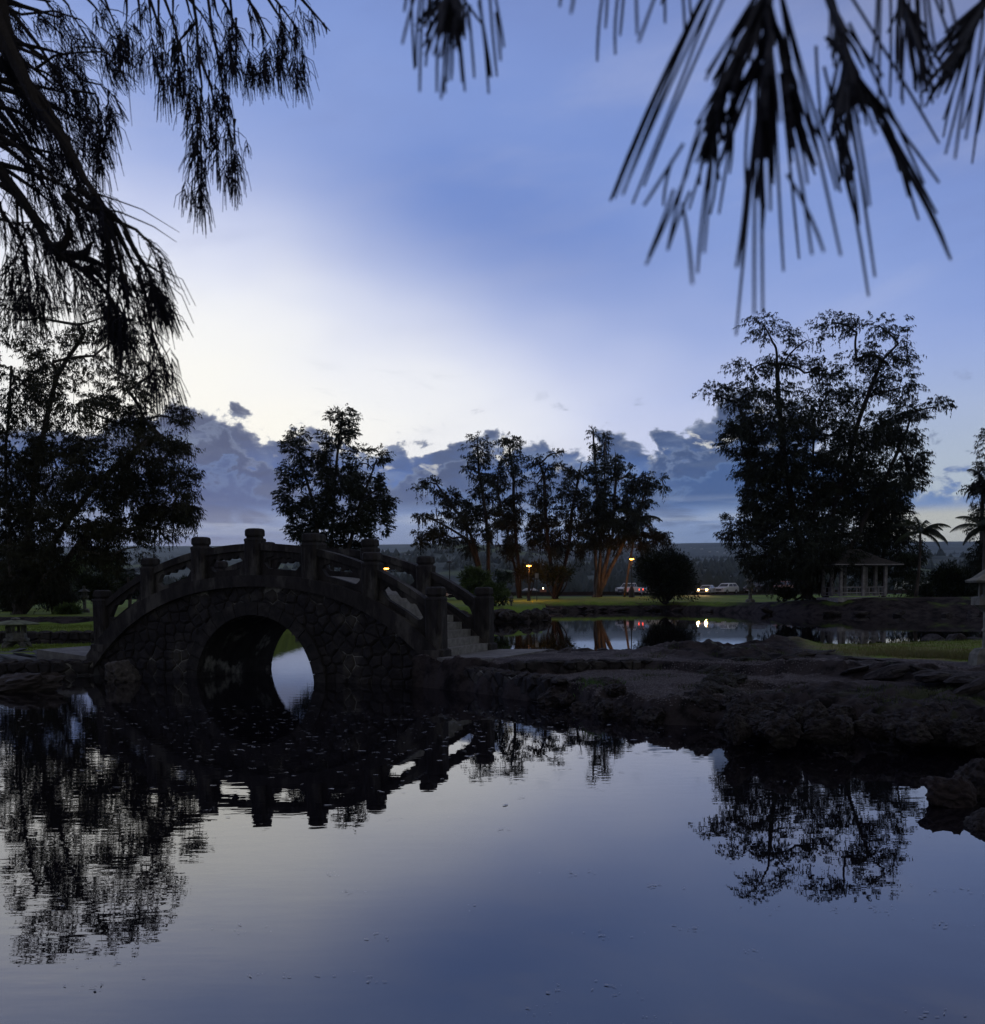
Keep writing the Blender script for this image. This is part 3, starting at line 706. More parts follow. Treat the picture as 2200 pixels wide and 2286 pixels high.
ORD = 'first second third fourth fifth sixth seventh eighth ninth tenth eleventh twelfth thirteenth fourteenth fifteenth sixteenth seventeenth eighteenth nineteenth'.split()
def ordn(k):
    if k < 19: return ORD[k]
    k += 1; d = ['', '', 'twenty', 'thirty', 'forty', 'fifty', 'sixty', 'seventy', 'eighty'][k//10]; return {0: d.replace('y', 'ieth')}.get(k % 10, d+'-'+ORD[max(0, k % 10-1)])
from collections import defaultdict
gr_ = defaultdict(list)
for o in COL.objects:
    if o.get('category') == 'rock' and o.get('group'): gr_[o['group']].append(o)
SHORT = {'lava boulders along the near shoreline': 'dark lava boulder in the waterline row of the gravel bank', 'lava boulders on the slope': 'dark lava boulder just above the waterline row',
  'lava lumps on the right slope': 'rough lava lump on the right hand slope', 'edging stones beyond the path': 'small dark edging stone beyond the gravel path', 'flat ledge rocks': 'flat dark rock of the ledge under the right grass',
  'lichen rocks on the mound': 'lichen-spotted lump on the lava mound', 'islet rocks': 'lava rock of the small islet', 'rubble bank boulders': 'black boulder of the rubble bank by the small lantern',
  'far shoreline rocks': 'dark rock on the far shore of the middle pond', 'flat paving rocks on the left': 'flat bluish paving rock at the left'}
for gname, os_ in gr_.items():
    os_.sort(key=lambda o: o.location.x/max(1, o.location.y))
    for k, o in enumerate(os_):
        w = 'big ' if max(o.scale) > 1.25*sum(max(q.scale) for q in os_)/len(os_) else ''
        o['label'] = w + SHORT.get(gname, o['label']) + ', %s from the left' % ordn(k)

# ------------------------------------------------------------------ stone lanterns
def lantern_kasuga(label, loc, h, grp=None, rz=0, m=M_lant):
    t = thing('stone_lantern', label, 'stone lantern', loc, rz, grp); s = h/2.17
    MB().prof([(-.1, .40*s), (.22*s, .36*s), (.33*s, .27*s)], 6).obj('base', m, t)
    MB().prof([(.33*s, .15*s), (.36*s, .135*s), (.66*s, .125*s), (.68*s, .15*s), (.72*s, .15*s), (.74*s, .125*s), (1.07*s, .135*s)], 12).obj('shaft', m, t)
    MB().prof([(1.07*s, .16*s), (1.2*s, .30*s), (1.21*s, .36*s), (1.36*s, .36*s), (1.38*s, .30*s)], 6).obj('platform', m, t)
    fb = MB()
    for k in range(6):
        a = math.pi/6+k*math.pi/3; fb.prof([(1.38*s, .045*s), (1.66*s, .045*s)], 4, (.19*s*math.cos(a), .19*s*math.sin(a), 0))
    fb.prof([(1.38*s, .2*s), (1.42*s, .2*s)], 6); fb.prof([(1.62*s, .2*s), (1.66*s, .2*s)], 6); fb.prof([(1.42*s, .06*s), (1.62*s, .06*s)], 6)
    fb.obj('fire_box', m, t)
    MB().prof([(1.66*s, .47*s), (1.70*s, .49*s), (1.76*s, .36*s), (1.86*s, .22*s), (1.93*s, .12*s)], 6).obj('roof', m, t)
    MB().prof([(1.93*s, .07*s), (1.97*s, .12*s), (2.06*s, .12*s), (2.17*s, .02*s)], 8).obj('finial', m, t)
    return t
p = P(2207, 1495, 20.2); lantern_kasuga('tall grey stone lantern on a hexagonal base, cut by the right edge of the grass', (p.x, p.y, .66), 2.2, m=mat('pale_lantern', (.24, .23, .19), (.11, .11, .09), 4, .85, .4))
p = P(1675, 1357, 104); lantern_kasuga('pale stone lantern standing on the far lawn in front of the parked dark car', (p.x, p.y, zfar(p.x, p.y)-.1), 3.0, m=mat('pale_lantern', (.24, .23, .19), (.11, .11, .09), 4, .85, .4))
p = P(190, 1367, 56); lantern_kasuga('slim grey stone lantern in front of the hedges left of the bridge', (p.x, p.y, 1.25), 1.55)
p = P(1142, 1367, 78); lantern_kasuga('small squat stacked stone lantern on the rubble bank beyond the bridge', (p.x, p.y, .85), 1.25)
def lantern_yukimi(label, loc, s):
    t = thing('stone_lantern', label, 'stone lantern', loc, .15)
    for k in range(4):
        a = math.pi/4+k*math.pi/2; MB().tube([(.46*s*math.cos(a), .46*s*math.sin(a), 0), (.42*s*math.cos(a), .42*s*math.sin(a), .14*s), (.24*s*math.cos(a), .24*s*math.sin(a), .24*s)], [.12*s, .11*s, .12*s], 6).obj('leg', M_lant, t)
    MB().prof([(.22*s, .30*s), (.28*s, .44*s), (.36*s, .44*s), (.38*s, .36*s), (.55*s, .34*s)], 6).obj('platform', M_lant, t)
    fb = MB()
    for k in range(6):
        a = k*math.pi/3+math.pi/6; fb.prof([(.55*s, .06*s), (.80*s, .06*s)], 4, (.30*s*math.cos(a), .30*s*math.sin(a), 0))
    fb.prof([(.78*s, .33*s), (.84*s, .33*s)], 6); fb.obj('fire_box', M_lant, t)
    MB().prof([(.84*s, .80*s), (.87*s, .82*s), (.91*s, .70*s), (.99*s, .30*s), (1.01*s, .1*s)], 6, rot=0).obj('roof', mat('mossy_lantern_roof', (.16, .18, .12), (.08, .09, .06), 5, .9, .5), t)
    MB().prof([(1.0*s, .10*s), (1.03*s, .16*s), (1.08*s, .13*s), (1.1*s, .03*s)], 8).obj('finial', M_lant, t)
p = P(38, 1440, 33); lantern_yukimi('squat wide-roofed stone lantern on the grass at the left edge', (p.x, p.y, .46), .95)

# ------------------------------------------------------------------ trees
def branch_path(a, c, droop=.12, wob=.06, n=5):
    L = (c-a).length; out = []
    r1 = Vector((random.gauss(0, 1), random.gauss(0, 1), random.gauss(0, 1)))*L*wob
    for i in range(n+1):
        t = i/n; p = a.lerp(c, t) + r1*math.sin(t*math.pi) + Vector((0, 0, 1))*L*droop*math.sin(t*math.pi)
        out.append(p)
    return out
def tree(name, label, cat, Y, trunks, blobs, leaf=M_leaf, bark=M_barkd, dens=1., L=.45, W=.07, droop=.7, thick=.75, r0=.10, grp=None, cv=None, basez=None, hang=0., ysp=.6, gaps=1., roots=0, tau=4.3, bs=1.06):
    """trunks: list of pixel polylines (first point = base); blobs: (px,py,rx,ry[,dy]) crown masses"""
    cv = cv or (lambda x, y: (x, y))
    sc = Y/FPX
    bp = P(*cv(*trunks[0][0]), Y)
    if basez is not None: bp.z = basez
    root = thing(name, label, cat, bp, 0, grp)
    nodes = []  # (pos, parent index)
    for tr in trunks:
        prev = -1
        for k, (x, y) in enumerate(tr):
            p = P(*cv(x, y), Y) + Vector((0, random.uniform(-.3, .3)*k*.5, 0))
            if k == 0: p.z = bp.z
            if k == 0 and nodes and tr is not trunks[0]:
                dd = [(n_[0]-p).length for n_ in nodes]; j = int(np.argmin(dd))
                if dd[j] < 1.2: prev = j; continue
            nodes.append([p, prev]); prev = len(nodes)-1
    nt_ = len(nodes)
    bl = []
    kx = cv(1, 0)[0]-cv(0, 0)[0]
    for q in blobs:
        x, y, rx, ry = q[:4]; cx_, cy_ = cv(x, y); rx *= kx*sc*bs; ry *= kx*sc*bs
        dy = 5.5 if name == 'ironwood_tree' and Y == 96 and x > 1570 and y > 985 else q[4] if len(q) > 4 else random.uniform(-1, 1)*ysp*max(rx, 1.5)*1.6
        c = P(cx_, cy_, Y+dy); bl.append((c, rx, ry))
    order = sorted(range(len(bl)), key=lambda i: min((bl[i][0]-n_[0]).length for n_ in nodes[:nt_]))
    for i in order:
        c = bl[i][0]; best = None
        for j, (p, pa) in enumerate(nodes):
            if j < nt_ and pa == -1: continue
            dz = p.z-c.z; d = (p-c).length + max(0, dz)*1.2
            if best is None or d < best[0]: best = (d, j)
        nodes.append([c - Vector((0, 0, bl[i][2]*.25)), best[1] if best else 0]); 
    cnt = [1.]*len(nodes)
    for j in range(len(nodes)-1, -1, -1):
        if nodes[j][1] >= 0: cnt[nodes[j][1]] += cnt[j]
    wood = MB(); rad = [r0*.62*c**.46 for c in cnt]
    for j, (p, pa) in enumerate(nodes):
        if pa < 0: continue
        a = nodes[pa][0]; path = branch_path(a, p, .05 if j >= nt_ else 0, .05 if j >= nt_ else .015, 5)
        ra = min(rad[pa], rad[j]*1.35) if j >= nt_ else rad[pa]
        wood.tube([q-bp for q in path], [ra+(rad[j]-ra)*t/5 for t in range(6)], 8 if rad[j] > .12 else 5, False)
    for tr in range(roots):
        a = random.uniform(0, 6.28); rr_ = rad[0]
        wood.tube([Vector((math.cos(a)*rr_*.5, math.sin(a)*rr_*.5, rr_*1.5)), Vector((math.cos(a)*rr_*1.3, math.sin(a)*rr_*1.2, rr_*.35)), Vector((math.cos(a+.2)*rr_*3., math.sin(a+.2)*rr_*2.5, -.15))], [rr_*.35, rr_*.3, rr_*.12], 6, False)
    pos, dr, Ls, Ws = [], [], [], []; zmax = max(q[0].z for q in bl)
    for (c, rx, ry) in bl:
        for k in range(max(4, int(rx*ry*1.6/(.5+.25*min(rx, ry))))):
            v = Vector((random.gauss(0, 1), random.gauss(0, 1), random.gauss(0, 1)+.5)).normalized(); f_ = random.uniform(.5, .95)
            e = c + Vector((v.x*rx*f_, v.y*rx*thick*f_, v.z*ry*f_)); a = c + Vector((random.uniform(-.2, .2)*rx, random.uniform(-.2, .2)*rx, -.4*ry))
            wood.tube([q-bp for q in branch_path(a, e, .10, .08, 4)], [r0*.22, r0*.19, r0*.15, r0*.11, r0*.06], 3, False)
        nleaf = 11; hf = (c.z-bp.z)/max(1, zmax-bp.z); nt2 = int(math.pi*rx*ry*tau*dens*(1.15-.72*max(0, hf-.35)/.65)/(nleaf*L*W*.33))
        g1_ = 1/(L*4.6)
        for k in range(nt2):
            v = Vector((random.gauss(0, 1), random.gauss(0, 1), random.gauss(0, 1))).normalized(); f_ = random.random()**.42*1.05
            p = c + Vector((v.x*rx*f_, v.y*rx*thick*f_, v.z*ry*f_))
            nz = fnoise(p.x*g1_, p.y*g1_*.7, p.z*g1_*1.5, 3)
            if nz < -.03 + .10*max(0, hf-.4) - .22*(1-f_) + .12*(gaps-1) + max(0, f_-.85)*.8: continue
            o = Vector((v.x, v.y, v.z*.35+.15)); d = o.normalized()
            tl = L*random.uniform(1.0, 2.4)
            strand = hang and random.random() < .22 and v.z < .35
            if strand: tl = L*hang*random.uniform(1.5, 5.5)
            nl = nleaf if not strand else int(nleaf*1.5)
            for q in range(nl):
                t = random.random()
                if strand:
                    pp = p + Vector((random.gauss(0, .10)*L, random.gauss(0, .10)*L, -tl*t)); dd = Vector((random.gauss(0, .25), random.gauss(0, .25), -1))
                else:
                    pp = p + d*tl*t + Vector((random.gauss(0, .12)*L, random.gauss(0, .12)*L, random.gauss(0, .1)*L - .45*droop*tl*t*t)); dd = d*(1-droop*.8) + Vector((random.gauss(0, .35), random.gauss(0, .35), -droop*(.55+t)+random.gauss(0, .25)))
                pos.append(pp-bp); dr.append(dd.normalized()); Ls.append(L*random.uniform(.4, 1.05)*(.8 if strand else 1)); Ws.append(W*random.uniform(.7, 1.3))
    wood.obj('trunk', bark, root, smooth=True)
    slivers('crown', np.array(pos), np.array(dr), np.array(Ls), np.array(Ws), leaf, root)
    return root, len(pos)
TOT = 0
DK = lambda x, y: (x*K, y*K)
Z7 = lambda x, y: (900+x/2.947, 920+y/2.947)
# big ironwood by the gazebo
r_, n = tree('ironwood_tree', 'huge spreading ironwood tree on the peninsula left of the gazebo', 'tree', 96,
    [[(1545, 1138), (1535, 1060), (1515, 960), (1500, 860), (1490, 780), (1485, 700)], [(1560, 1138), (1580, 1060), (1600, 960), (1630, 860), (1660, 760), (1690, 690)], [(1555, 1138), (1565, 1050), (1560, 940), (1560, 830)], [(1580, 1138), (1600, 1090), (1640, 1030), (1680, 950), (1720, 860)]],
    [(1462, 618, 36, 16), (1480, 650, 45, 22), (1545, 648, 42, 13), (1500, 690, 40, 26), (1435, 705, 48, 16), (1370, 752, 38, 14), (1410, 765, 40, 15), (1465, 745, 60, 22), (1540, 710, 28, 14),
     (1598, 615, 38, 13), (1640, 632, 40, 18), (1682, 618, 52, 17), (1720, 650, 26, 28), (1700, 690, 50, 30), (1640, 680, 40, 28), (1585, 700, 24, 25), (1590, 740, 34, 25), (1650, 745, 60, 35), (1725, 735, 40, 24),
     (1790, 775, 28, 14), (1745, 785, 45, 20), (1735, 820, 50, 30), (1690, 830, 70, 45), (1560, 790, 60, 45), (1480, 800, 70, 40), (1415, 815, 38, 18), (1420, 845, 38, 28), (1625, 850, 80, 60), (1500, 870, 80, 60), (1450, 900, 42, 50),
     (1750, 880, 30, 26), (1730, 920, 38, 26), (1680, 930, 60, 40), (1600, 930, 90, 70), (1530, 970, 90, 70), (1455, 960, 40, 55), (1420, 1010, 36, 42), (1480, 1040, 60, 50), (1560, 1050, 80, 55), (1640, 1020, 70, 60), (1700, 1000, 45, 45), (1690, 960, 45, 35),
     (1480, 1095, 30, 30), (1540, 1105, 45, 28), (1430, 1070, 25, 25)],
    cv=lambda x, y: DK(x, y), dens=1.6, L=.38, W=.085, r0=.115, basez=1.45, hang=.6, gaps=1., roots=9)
TOT += n
# left tree
r_, n = tree('ironwood_tree', 'tall drooping ironwood tree at the left edge with buttress roots on the upper lawn', 'tree', 53,
    [[(35, 1172), (45, 1080), (60, 960), (80, 840), (110, 720), (150, 640)], [(48, 1172), (100, 1040), (180, 930), (270, 860)], [(30, 1172), (20, 1000), (10, 850), (20, 700)], [(45, 1172), (120, 1085), (160, 1035), (215, 1010)]],
    [(30, 600, 50, 40), (75, 600, 25, 30), (150, 612, 32, 34), (195, 600, 26, 30), (225, 640, 40, 32), (180, 670, 50, 40), (100, 680, 60, 50), (270, 680, 34, 24), (290, 715, 22, 16), (245, 740, 45, 32), (35, 730, 60, 70), (140, 770, 70, 50), (220, 800, 55, 40), (275, 800, 32, 22),
     (330, 795, 40, 18), (310, 830, 50, 30), (350, 860, 25, 24), (290, 880, 60, 40), (355, 925, 28, 28), (330, 960, 45, 40), (250, 940, 60, 50), (360, 980, 18, 22), (180, 900, 70, 60), (110, 880, 70, 70), (30, 880, 60, 90), (300, 1005, 45, 30), (235, 1010, 40, 28), (170, 990, 50, 45), (110, 1000, 60, 60), (30, 1010, 60, 80), (262, 1040, 22, 28), (212, 1060, 24, 30), (150, 1050, 28, 24), (80, 1090, 50, 50), (20, 1100, 40, 50), (115, 1140, 26, 26), (180, 1045, 30, 26)],
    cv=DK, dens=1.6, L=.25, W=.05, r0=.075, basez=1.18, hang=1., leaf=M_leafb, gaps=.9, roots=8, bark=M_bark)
TOT += n
# behind the bridge
r_, n = tree('ironwood_tree', 'round leafy tree rising behind the crown of the bridge', 'tree', 82,
    [[(636, 1170), (634, 1050), (640, 950), (650, 850), (655, 800)], [(645, 1090), (690, 960), (715, 900)], [(636, 1090), (600, 960), (575, 880)]],
    [(655, 785, 26, 9), (668, 800, 18, 12), (640, 800, 16, 20), (645, 830, 38, 22), (668, 822, 22, 16), (575, 838, 26, 16), (566, 860, 26, 20), (600, 870, 34, 26), (640, 875, 45, 28), (690, 880, 38, 26), (722, 872, 20, 14), (560, 905, 26, 22), (595, 915, 44, 32), (650, 925, 55, 36), (700, 930, 40, 30), (735, 925, 15, 18), (740, 960, 14, 12), (560, 955, 30, 26), (600, 975, 50, 36), (665, 985, 55, 40), (715, 975, 36, 30), (728, 1008, 20, 16), (585, 1015, 34, 22), (635, 1025, 50, 22), (690, 1025, 30, 18), (605, 1045, 22, 14), (675, 1050, 24, 12)],
    cv=DK, dens=2.3, bs=.97, L=.30, W=.08, r0=.07, hang=.5, droop=.5, basez=1.1)
TOT += n
# lawn trees in the middle distance
G1 = 'ironwood trees on the far lawn'
mid = [
 ('wide low ironwood on the far lawn with a limb leaning far out to the left', 128, [[(555, 1200), (560, 1000), (560, 850), (540, 650), (500, 400), (490, 230)], [(545, 1080), (430, 840), (300, 760), (180, 700)], [(545, 1020), (470, 880), (400, 700), (290, 580), (220, 470)]],
  [(235, 425, 22, 14), (180, 455, 40, 18), (110, 485, 34, 24), (210, 520, 50, 24), (300, 540, 60, 28), (400, 610, 36, 18), (330, 600, 60, 26), (220, 630, 60, 26), (130, 670, 50, 24), (230, 700, 70, 34), (330, 690, 70, 40), (160, 790, 60, 24), (115, 850, 28, 30), (240, 800, 60, 34), (330, 820, 50, 36), (490, 165, 40, 22), (440, 225, 38, 24), (520, 230, 50, 34), (440, 300, 34, 24), (520, 320, 60, 40), (430, 370, 22, 18), (490, 420, 45, 34), (560, 400, 50, 50), (500, 500, 45, 34), (570, 520, 50, 50), (510, 580, 55, 44), (450, 660, 70, 50), (540, 680, 70, 60), (420, 760, 60, 40), (520, 800, 60, 50), (590, 850, 40, 40), (440, 880, 40, 40)]),
 ('slender ironwood on the far lawn left of the orange lamp', 134, [[(765, 1225), (760, 1000), (735, 700), (730, 450), (700, 250)], [(765, 1225), (745, 1050), (690, 800), (620, 500), (630, 350)]],
  [(690, 170, 40, 22), (650, 200, 24, 24), (730, 200, 40, 26), (770, 220, 20, 20), (700, 250, 50, 34), (650, 300, 40, 34), (740, 310, 40, 40), (690, 370, 50, 44), (620, 420, 40, 44), (770, 370, 26, 22), (740, 450, 44, 50), (680, 520, 55, 50), (740, 580, 44, 50), (680, 640, 60, 50), (720, 720, 50, 50), (670, 780, 50, 50), (720, 860, 44, 50), (690, 950, 22, 50), (780, 620, 34, 40), (650, 700, 40, 40)]),
 ('forked ironwood on the far lawn behind the low plumeria, between orange lamp and lit trunk', 132, [[(1000, 1218), (985, 1130), (960, 900), (935, 620), (930, 420)], [(1020, 1218), (1040, 1120), (1090, 900), (1110, 650), (1160, 400)], [(1030, 1218), (1050, 1080), (1060, 1000)]],
  [(1062, 255, 34, 16), (1010, 268, 34, 18), (950, 285, 40, 20), (865, 300, 34, 20), (900, 330, 50, 26), (960, 345, 55, 24), (850, 350, 22, 22), (1020, 350, 40, 14), (930, 400, 60, 36), (880, 470, 40, 30), (950, 470, 50, 34), (900, 560, 60, 44), (960, 600, 45, 44), (860, 650, 50, 50), (930, 720, 60, 50), (870, 790, 50, 50), (960, 840, 50, 44), (880, 890, 44, 44), (1175, 325, 45, 18), (1215, 350, 24, 26), (1130, 380, 50, 30), (1190, 410, 50, 36), (1110, 440, 55, 40), (1050, 430, 30, 24), (1160, 500, 55, 44), (1080, 530, 50, 44), (1150, 600, 60, 50), (1070, 640, 55, 50), (1140, 720, 60, 50), (1050, 760, 50, 50), (1130, 820, 50, 50), (1060, 870, 40, 44), (1160, 910, 26, 40), (1010, 940, 20, 34)]),
 ('tallest spiky ironwood on the far lawn, its split trunk lit reddish', 138, [[(1275, 1210), (1272, 1050), (1270, 800), (1275, 500), (1260, 250), (1250, 120)], [(1300, 1210), (1300, 900), (1330, 500), (1330, 200)], [(1290, 1150), (1370, 1020), (1440, 880), (1530, 700), (1600, 500)], [(1300, 1100), (1380, 800), (1400, 450), (1400, 290)]],
  [(1245, 90, 14, 22), (1255, 140, 18, 26), (1325, 135, 26, 22), (1350, 160, 12, 22), (1260, 200, 24, 36), (1320, 200, 28, 34), (1275, 270, 40, 40), (1325, 290, 30, 44), (1398, 260, 12, 26), (1395, 310, 26, 34), (1420, 350, 18, 34), (1290, 370, 44, 50), (1380, 390, 44, 44), (1290, 480, 50, 60), (1375, 490, 50, 55), (1260, 590, 55, 60), (1340, 600, 50, 60), (1250, 700, 60, 60), (1330, 720, 50, 60), (1220, 800, 50, 60), (1210, 900, 44, 60), (1300, 830, 50, 60), (1505, 360, 8, 24), (1505, 410, 16, 28), (1460, 420, 26, 18), (1550, 430, 44, 24), (1630, 400, 44, 16), (1690, 430, 34, 22), (1710, 480, 24, 34), (1640, 470, 50, 34), (1560, 500, 55, 40), (1480, 500, 44, 44), (1600, 570, 44, 40), (1520, 600, 60, 50), (1440, 600, 55, 55), (1480, 700, 60, 55), (1560, 700, 50, 40), (1400, 720, 55, 60), (1640, 730, 44, 26), (1690, 780, 44, 26), (1740, 840, 30, 28), (1640, 820, 50, 34), (1560, 800, 50, 44), (1470, 810, 55, 50), (1590, 880, 34, 40), (1400, 870, 44, 50)]),
]
for lab, Y, tr, bl in mid:
    r_, n = tree('ironwood_tree', lab, 'tree', Y, tr, bl, cv=Z7, dens=2.1, L=.40, W=.095, r0=.10, hang=1., droop=.8, grp=G1, basez=lawnz(Y)-.1, gaps=1., bs=1.25, roots=5, bark=M_bark if 'lit' in lab and 'spiky' in lab else M_barkd)  # paler bark on the lamplit tree only: some lamplight is put into bark colour
    TOT += n
# background trees around the gazebo and at the edges
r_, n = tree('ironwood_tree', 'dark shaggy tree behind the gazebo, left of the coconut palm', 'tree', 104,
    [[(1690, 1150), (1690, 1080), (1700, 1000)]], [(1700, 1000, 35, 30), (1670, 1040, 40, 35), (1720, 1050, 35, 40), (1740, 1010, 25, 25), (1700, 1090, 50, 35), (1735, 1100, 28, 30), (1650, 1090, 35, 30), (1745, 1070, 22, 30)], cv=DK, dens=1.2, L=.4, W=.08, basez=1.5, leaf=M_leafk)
TOT += n
r_, n = tree('ironwood_tree', 'tall narrow shaggy tree cut by the right edge', 'tree', 64,
    [[(1895, 1180), (1893, 1000), (1893, 850)]], [(1890, 845, 10, 22), (1888, 890, 14, 26), (1884, 930, 20, 14), (1860, 930, 18, 8), (1892, 960, 20, 30), (1890, 1010, 26, 34), (1885, 1070, 26, 30), (1890, 1120, 24, 34)], cv=DK, dens=1.8, L=.30, W=.06, basez=.9, hang=.8)
TOT += n
print('slivers', TOT, flush=True)

# shrubs
def shrub(name, label, cat, px, py, rx, ry, Y, leaf, base=None, n=2600, sz=.16, stems=6, dome=True, grp=None, trunkh=.3):
    sc = Y/FPX; c = P(px, py, Y); RX, RY = rx*sc, ry*sc
    bz = c.z-RY*1.0 if base is None else base
    t = thing(name, label, cat, (c.x, c.y, bz), 0, grp)
    w = MB(); 
    for k in range(stems):
        e = Vector((random.uniform(-.6, .6)*RX, random.uniform(-.6, .6)*RX, c.z-bz+random.uniform(-.2, .5)*RY))
        w.tube(branch_path(Vector((random.uniform(-.06, .06)*RX, random.uniform(-.06, .06)*RX, -.1)), e, .0, .12, 5), [.05*RX+.03, .04*RX+.02, .03*RX+.015, .03*RX, .02*RX, .012*RX], 5, False)
    so_ = w.obj('stems', M_barkd, t, smooth=True); so_['kind'] = 'stuff'
    pos = []; dr = []
    n = int(n*2.2); nc = max(10, int(n/55))
    for k in range(nc):
        v = Vector((random.gauss(0, 1), random.gauss(0, 1), random.gauss(0, .9)+.25)).normalized()*random.uniform(.45, 1.0)
        v *= .93+.75*fnoise(v.x*1.3+c.x, v.y*1.3, v.z*1.3+c.y, 3)
        cc = Vector((v.x*RX, v.y*RX*.8, v.z*RY+(c.z-bz)))
        for q in range(55):
            o = Vector((random.gauss(0, 1), random.gauss(0, 1), random.gauss(0, 1)))*.10*RX
            pos.append(cc+o); dr.append((o.normalized()+v*.6+Vector((0, 0, .2))).normalized())
    n_ = len(pos); Ls = np.full(n_, sz)*rng.uniform(.6, 1.3, n_); slivers('foliage', np.array(pos), np.array(dr), Ls, Ls*.45, leaf, t)
    return t
shrub('round_bush', 'large round dark bush on the far lawn hiding the car tail light', 'bush', 1488, 1288, 62, 50, 113, M_leafk, 1.0, 13000, .26, 6)
shrub('shrub', 'yellow-green leafy shrub beyond the end post of the bridge', 'shrub', 1062, 1300, 34, 32, 80, M_leafg, 1.0, 3500, .22, 5)
shrub('shrub', 'lower green shrub right beside the taller one beyond the bridge end post', 'shrub', 1105, 1325, 34, 24, 79, M_leafg, .9, 2200, .2, 5)
shrub('plumeria', 'sparse pale-flecked plumeria left of the orange lamp', 'shrub', 1125, 1292, 20, 22, 84, mat('pale_leaf', (.10, .13, .10), (.04, .06, .05), 2, .6), 1.0, 1000, .2, 6)
shrub('plumeria', 'low spreading plumeria at the foot of the slender tree, lit orange by the lamp', 'shrub', 1180, 1275, 40, 22, 134, mat('broad_leaf', (.06, .06, .025), (.03, .03, .015), 2, .6), 1.45, 900, .4, 6)
shrub('plumeria', 'broad open plumeria under the forked tree', 'shrub', 1240, 1283, 44, 22, 130, M_leafk, 1.4, 1000, .4, 7)
shrub('hedge', 'dark clipped hedge behind the gazebo on the right', 'hedge', 2125, 1298, 55, 30, 95, M_leafk, 1.2, 7000, .25, 3)
shrub('hedge', 'long dark low hedge mass beyond the right hand rocks', 'hedge', 2110, 1328, 90, 15, 97, M_leafk, 1.2, 5000, .25, 3)
shrub('shrub', 'small dark bush at the foot of the big tree beside the red jeep', 'shrub', 1752, 1325, 22, 14, 98, M_leafk, 1.2, 1500, .22, 3)
GL = 'hazy garden shrubs behind the left lantern'
for k, (x, y, rx, ry, Y, lab) in enumerate([(148, 1370, 32, 16, 52, 'clipped brownish dome shrub left of the slim lantern'), (120, 1320, 50, 34, 70, 'dark shrub mass behind the left lawn next to the tree trunk'), (215, 1310, 44, 28, 68, 'dark spreading shrub behind the slim lantern'),
        (160, 1270, 34, 34, 110, 'pale hazy bushy tree behind the hedges at the left'), (235, 1265, 30, 34, 125, 'thin pale hazy tree next to the fan palm'), (262, 1300, 40, 26, 74, 'dark shrub under the fan palm'), (30, 1335, 60, 26, 60, 'dark hedge behind the left tree trunk'), (20, 1300, 60, 50, 75, 'tall dark hedge at the far left edge')]):
    shrub('shrub', lab, 'shrub', x, y, rx, ry, Y, M_leafk if k in (1, 2, 5, 6, 7) else M_leafg, None if k else 1.2, 3000, .2, 4)
for k, (x, Y) in enumerate([(330, 150), (420, 160), (480, 140), (620, 150), (760, 150), (860, 148)]):
    shrub('roadside_bush', 'low dark roadside bush seen between the bridge railings, %s from the left' % ORD[k], 'bush', x, 1318, 40, 22, Y, M_leafk, 1.5, 1600, .5, 3, grp='bushes seen through the bridge railings')

# ------------------------------------------------------------------ palms
def palm(name, label, base, top, nf, fl, leaf=M_leafk, fan=False, r=.16, angs=None):
    base = Vector(base); top = Vector(top); t = thing(name, label, 'palm', base)
    MB().tube([(q-base) for q in branch_path(base-Vector((0, 0, .3)), top, 0, .02, 6)], [r*1.3, r, r*.9, r*.85, r*.8, r*.75, r*.7], 8).obj('trunk', M_bark, t, smooth=True)
    for k in range(nf):
        a = angs[k][0] if angs else 2*math.pi*k/nf+random.uniform(-.2, .2); el_ = angs[k][1] if angs else random.choice((.9, .5, .1, -.2))+random.uniform(-.15, .15)
        d = Vector((math.cos(a), math.sin(a), 0)); L = fl*random.uniform(.85, 1.1); pts = []; n = 14
        p = top-base; pts = [p]; e = el_
        for i in range(n):
            p = p + (d*math.cos(e)+Vector((0, 0, 1))*math.sin(e))*L/n; pts.append(p); e -= (.07 if not fan else .03)+.012*i*.5
        mb = MB(); mb.tube(pts, [.03*(1-i/n*.8) for i in range(n+1)], 3, False)
        side = Vector((-d.y, d.x, 0))
        if fan:
            tip = pts[7]; ax = (pts[8]-pts[6]).normalized()
            for q in range(22):
                an = -1.7+3.4*q/21; dv = ax*math.cos(an)+side*math.sin(an); ee = tip+dv*L*.55+Vector((0, 0, -L*.12)); w_ = side.cross(dv).normalized()*.02+dv.cross(Vector((0, 0, 1))).normalized()*.04
                mb.add([tip-w_, tip+w_, ee], [(0, 1, 2)])
        else:
            for i in range(2, n*3):
                u = i/3; j = min(n-1, int(u)); q = pts[j].lerp(pts[j+1], u-j); tg = (pts[j+1]-pts[j]).normalized()
                ll = L*.26*math.sin(math.pi*min(1, (u/n)*.85+.12))
                for sg in (-1, 1):
                    dv = (side*sg*.75+tg*.55+Vector((0, 0, -.75+random.uniform(-.2, .2)))).normalized(); w_ = tg*.045*fl/2.6
                    mb.add([q-w_, q+w_, q+dv*ll], [(0, 1, 2)])
        mb.obj('frond', leaf, t)
    return t
p = P(2055, 1188, 92); palm('coconut_palm', 'coconut palm with arching fronds right of the gazebo', (p.x-.3, p.y, 1.5), p, 13, 3.2, angs=[(0, .75), (0.1, .25), (-.1, -.15), (.4, .5), (-.5, .1), (1.4, 1.1), (1.9, 1.0), (3.0, .8), (3.3, .2), (2.6, .1), (-1.2, .6), (-2, .5), (.9, .95)])
